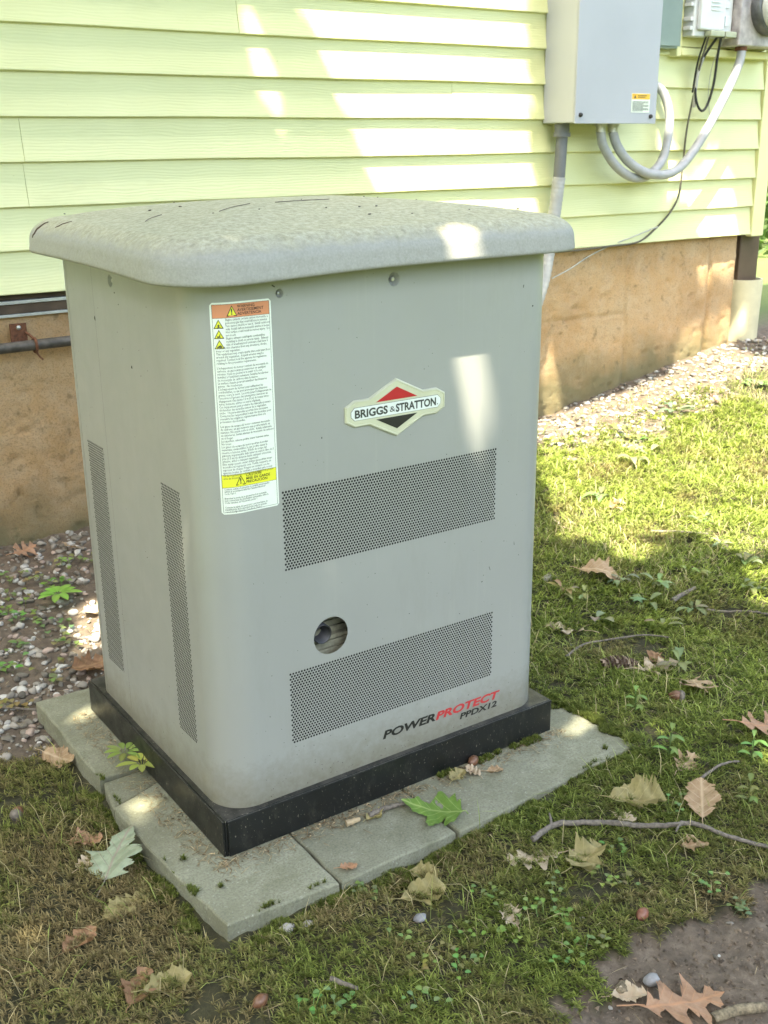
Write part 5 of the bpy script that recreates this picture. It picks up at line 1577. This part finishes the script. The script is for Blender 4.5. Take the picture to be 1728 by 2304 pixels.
stick([(.238, -.043), (.268, -.047)], .0062, "short cut piece of pale twig on the slab", mat=MAT["cutw"], lift=(0.0,))
stick([(1.86, .66), (1.93, .60), (1.98, .53)], .0045, "weathered twig at the edge of the sunny grass", lift=.012)

def pebble(x, y, s, mat, label, seed):
    R = np.random.default_rng(seed)
    bm = bmesh.new(); bmesh.ops.create_icosphere(bm, subdivisions=2, radius=1)
    k1 = R.normal(0, 2, 3); k2 = R.normal(0, 4, 3)
    z = g1(x, y) + s * .4
    for v in bm.verts:
        c = np.array(v.co)
        v.co = Vector(c * (1 + .17 * math.sin(c @ k1) + .10 * math.sin(c @ k2)) * np.array([s * 1.2, s * .9, s * .75])) + Vector((x, y, z))
    mb = MB().addbm(bm, True)
    thing_mesh("pebble", mb, mat, (x, y, z), label, "pebble", "pebbles in the moss")
pebble(.012, -.205, .012, MAT["stonew"], "white pebble tucked under the slab's front edge", 1)
pebble(.048, -.212, .011, MAT["stonew"], "pale speckled pebble right of the white one at the slab edge", 2)
pebble(.222, -.312, .010, MAT["stoneg"], "smooth blue grey pebble in the moss before the slab", 4)
pebble(.452, -.640, .013, MAT["stoneg"], "flat slate coloured pebble on the bare soil", 5)
pebble(.404, -.624, .013, MAT["barkc"], "yellowish lumpy pebble on the bare soil", 7)
pebble(1.36, .60, .016, MAT["stonew"], "pale pebble beside the arched tan leaf", 9)
pebble(.285, 1.37, .018, MAT["stonew"], "bright white pebble next to the pale curled leaf", 10)
pebble(.16, 1.11, .014, MAT["stonew"], "white pebble lying in the left gravel by weeds", 11)

# ------------------------------------------------------------------ weeds
def leaf_patch(V, F, C, root, ang, L, W, droop, col, stalk, roll=0.0, tip=.0):
    """a small blade: stalk then rounded leaf"""
    n = 7
    d_ = np.array([math.cos(ang), math.sin(ang)])
    s_ = np.array([-d_[1], d_[0]])
    z0 = root[2] + stalk
    b = len(V)
    sx = root[0] + d_[0] * stalk * .5; sy = root[1] + d_[1] * stalk * .5
    w0 = .0007
    V += [(root[0] - s_[0] * w0, root[1] - s_[1] * w0, root[2]), (root[0] + s_[0] * w0, root[1] + s_[1] * w0, root[2]), (sx + s_[0] * w0, sy + s_[1] * w0, z0), (sx - s_[0] * w0, sy - s_[1] * w0, z0)]
    F.append((b, b + 1, b + 2, b + 3)); C += [tuple(np.array(col) * .8)] * 4
    F.append((0, b, b + 1))
    prev = None
    for i in range(n):
        t = i / (n - 1)
        w = W * (math.sin(math.pi * min(1, t * .93 + .04)) ** .7) * .5
        if i == n - 1: w = .0004
        zz = z0 + L * (droop * t - .9 * droop * t * t * 1.2 + .05 * t)
        cx, cy = sx + d_[0] * L * t, sy + d_[1] * L * t
        b = len(V)
        V += [(cx - s_[0] * w, cy - s_[1] * w, zz + w * .35), (cx, cy, zz), (cx + s_[0] * w, cy + s_[1] * w, zz + w * .35)]
        c = np.array(col); C += [tuple(c), tuple(c * 1.18), tuple(c)]
        if prev is not None:
            F.append((prev, prev + 1, b + 1, b)); F.append((prev + 1, prev + 2, b + 2, b + 1))
        prev = b
def weed(x, y, kind, size, label, seed, group, onpad=False):
    R = random.Random(seed)
    z = 0.0 if onpad else g1(x, y)
    V, F, C = [(x, y, z - .001)], [], [(.10, .13, .04)]
    cols = {"round": (.17, .235, .075), "broad": (.19, .255, .10), "upright": (.19, .27, .07), "bright": (.30, .40, .10)}
    hue = R.uniform(-.25, .25)
    col0 = tuple(c * R.uniform(.75, 1.15) * (1 + hue * k) for c, k in zip(cols[kind], (1.0, 0.15, .6)))
    if kind == "round":
        for i in range(R.randint(7, 12)):
            a = R.uniform(0, 6.28); d_ = R.uniform(.0, size * 1.1)
            leaf_patch(V, F, C, (x + math.cos(a) * d_, y + math.sin(a) * d_, z + .004), R.uniform(0, 6.28), R.uniform(.45, .75) * size * .55, R.uniform(.4, .6) * size * .62, R.uniform(.0, .35), [c * R.uniform(.8, 1.25) for c in col0], R.uniform(.006, .020))
    elif kind == "broad":
        for i in range(R.randint(4, 8)):
            leaf_patch(V, F, C, (x + R.uniform(-.012, .012), y + R.uniform(-.012, .012), z + .003), R.uniform(0, 6.28), size * R.uniform(.45, 1.2), size * R.uniform(.30, .5), R.uniform(.1, .9), [c * R.uniform(.8, 1.2) for c in col0], R.uniform(.008, .030))
    elif kind == "upright":
        for i in range(7):
            h = .008 + i * size * .16
            leaf_patch(V, F, C, (x + R.uniform(-.002, .002), y + R.uniform(-.002, .002), z + h), i * 2.2, size * R.uniform(.40, .62), size * R.uniform(.18, .26), R.uniform(.25, .6), [c * R.uniform(.85, 1.2) for c in col0], .006)
        b = len(V); V += [(x - .0012, y, z), (x + .0012, y, z), (x, y + .001, z + size * 1.1), (x, y - .001, z + size * 1.1)]; F.append((b, b + 1, b + 2, b + 3)); F.append((0, b, b + 1)); C += [col0] * 4
    elif kind == "bright":
        for i in range(9):
            a = i * .70 + R.uniform(-.15, .15)
            leaf_patch(V, F, C, (x, y, z + .012), a, size * R.uniform(.45, .85), size * .28, R.uniform(.0, .2), [c * R.uniform(.9, 1.15) for c in col0], .020)
    V = np.array(V)
    me = bpy.data.meshes.new("weed")
    o_loc = np.array([x, y, z])
    me.from_pydata([tuple(p) for p in V - o_loc], [], F)
    at = me.color_attributes.new("Col", 'FLOAT_COLOR', 'POINT')
    c4 = np.ones((len(V), 4), dtype=np.float32); c4[:, :3] = np.array(C); at.data.foreach_set("color", c4.ravel())
    me.polygons.foreach_set("use_smooth", [True] * len(F))
    me.materials.append(MAT["weed"])
    o = bpy.data.objects.new("weed", me); o.location = (x, y, z)
    COL.objects.link(o)
    tag(o, label, "weed", group)
ORD = ["first", "second", "third", "fourth", "fifth", "sixth", "seventh", "eighth", "ninth", "tenth", "eleventh", "twelfth", "thirteenth", "fourteenth", "fifteenth", "sixteenth", "seventeenth", "eighteenth", "nineteenth", "twentieth", "twenty-first", "twenty-second"]
def by_x(pts):
    """left to right as seen"""
    def u(p):
        v = Vector((p[0], p[1], g1(*p))) - CAM
        return v.dot(r2) / v.dot(fwd)
    return sorted(pts, key=u)
GW1 = "round-leaved weeds in the front moss"
W1 = [(.464, -.395), (.409, -.417), (.423, -.531), (.368, -.537), (.322, -.43), (.628, -.378), (.554, -.435), (.147, -.358), (.182, -.417), (.141, -.419), (.203, -.456), (.113, -.474), (.007, -.402), (-.042, -.385), (.351, -.352), (.178, -.205), (.706, -.545), (.699, -.62), (.825, -.343), (.43, -.46), (.58, -.45), (.27, -.40)]
for i, (x, y) in enumerate(by_x(W1)):
    weed(x, y, "round", .030, f"{ORD[i]} small round-leaved weed from the left in the front moss", 100 + i, GW1)
weed(.948, -.232, "upright", .060, "upright bright green weed by the small cupped tan leaf", 130, "upright weeds")
weed(.949, -.440, "upright", .050, "upright weed near the right edge above the stick", 131, "upright weeds")
weed(1.09, -.339, "upright", .055, "upright weed below the big pinkish oak leaf", 132, "upright weeds")
weed(1.022, -.063, "upright", .050, "upright weed right of the slab's right corner", 133, "upright weeds")
W2 = [(1.514, .458), (1.562, .367), (1.387, .183), (1.274, .316), (1.886, .307), (1.941, .449), (1.258, .014), (1.463, .312), (1.317, .494), (1.36, .447), (1.548, .213), (1.70, .36), (1.75, .20), (2.05, .62)]
for i, (x, y) in enumerate(by_x(W2)):
    weed(x, y, "broad", random.uniform(.034, .062), f"{ORD[i]} broad-leaved weed counted rightwards from the cabinet's right edge", 150 + i, "broad-leaved weeds right of the cabinet")
W3 = [(.077, 1.629), (.041, 1.491), (.01, 1.411), (.016, 1.353), (.319, 1.606), (.244, 1.613), (.098, 1.149), (.20, 1.50), (-.02, 1.2), (.12, 1.25), (.0, 1.0), (-.08, 1.1), (.15, 1.55), (.06, 1.33), (-.12, .9)]
for i, (x, y) in enumerate(by_x(W3)):
    weed(x, y, "round", .055, f"{ORD[i]} round-leaved weed from the left in the gravel beside the cabinet", 180 + i, "weeds in the left gravel")
weed(.158, 1.40, "bright", .085, "bright lobed seedling in the gravel left of the cabinet", 200, "seedlings")
weed(-.026, .425, "bright", .050, "pale green seedling rising from the slab's left edge, upper one", 201, "seedlings", True)
weed(-.014, .360, "bright", .056, "pale green seedling at the slab joint, lower one", 202, "seedlings", True)
for i, (x, y) in enumerate(by_x([(RNG.uniform(1.9, 3.5), RNG.uniform(.9, 1.55)) for k in range(16)])):
    weed(x, y, "broad" if i % 2 else "round", .065, f"{ORD[i]} leafy weed from the left in the sunny grass by the foundation", 210 + i, "weeds in the sunny grass")

# shrub beyond the house corner
def shrub(x, y, s, label, seed):
    R = np.random.default_rng(seed)
    o = empty("shrub", (x, y, g1(min(x, 4.9), 1.8)), label, "shrub")
    n = 1500
    P = R.normal(0, 1, (n, 3)); P /= np.linalg.norm(P, axis=1)[:, None]; P *= (R.random(n) ** .4)[:, None] * s
    P[:, 2] = np.abs(P[:, 2]) * 1.2
    V = P[:, None, :] + R.normal(0, .05, (n, 3, 3))
    F = np.arange(n * 3).reshape(-1, 3)
    c = np.repeat(np.array([.05, .10, .02]) * R.uniform(.6, 1.6, n)[:, None], 3, axis=0)
    f = tri_mesh("foliage", V.reshape(-1, 3), F, MAT["canopy"], c); f.parent = o
    MB().tube([(x, y, wloc(o).z - .1), (x, y, wloc(o).z + s * .6)], .04, 8).build("stem", MAT["trunk"], o)
shrub(6.6, 4.6, .9, "dark green shrub beyond the house corner", 5)
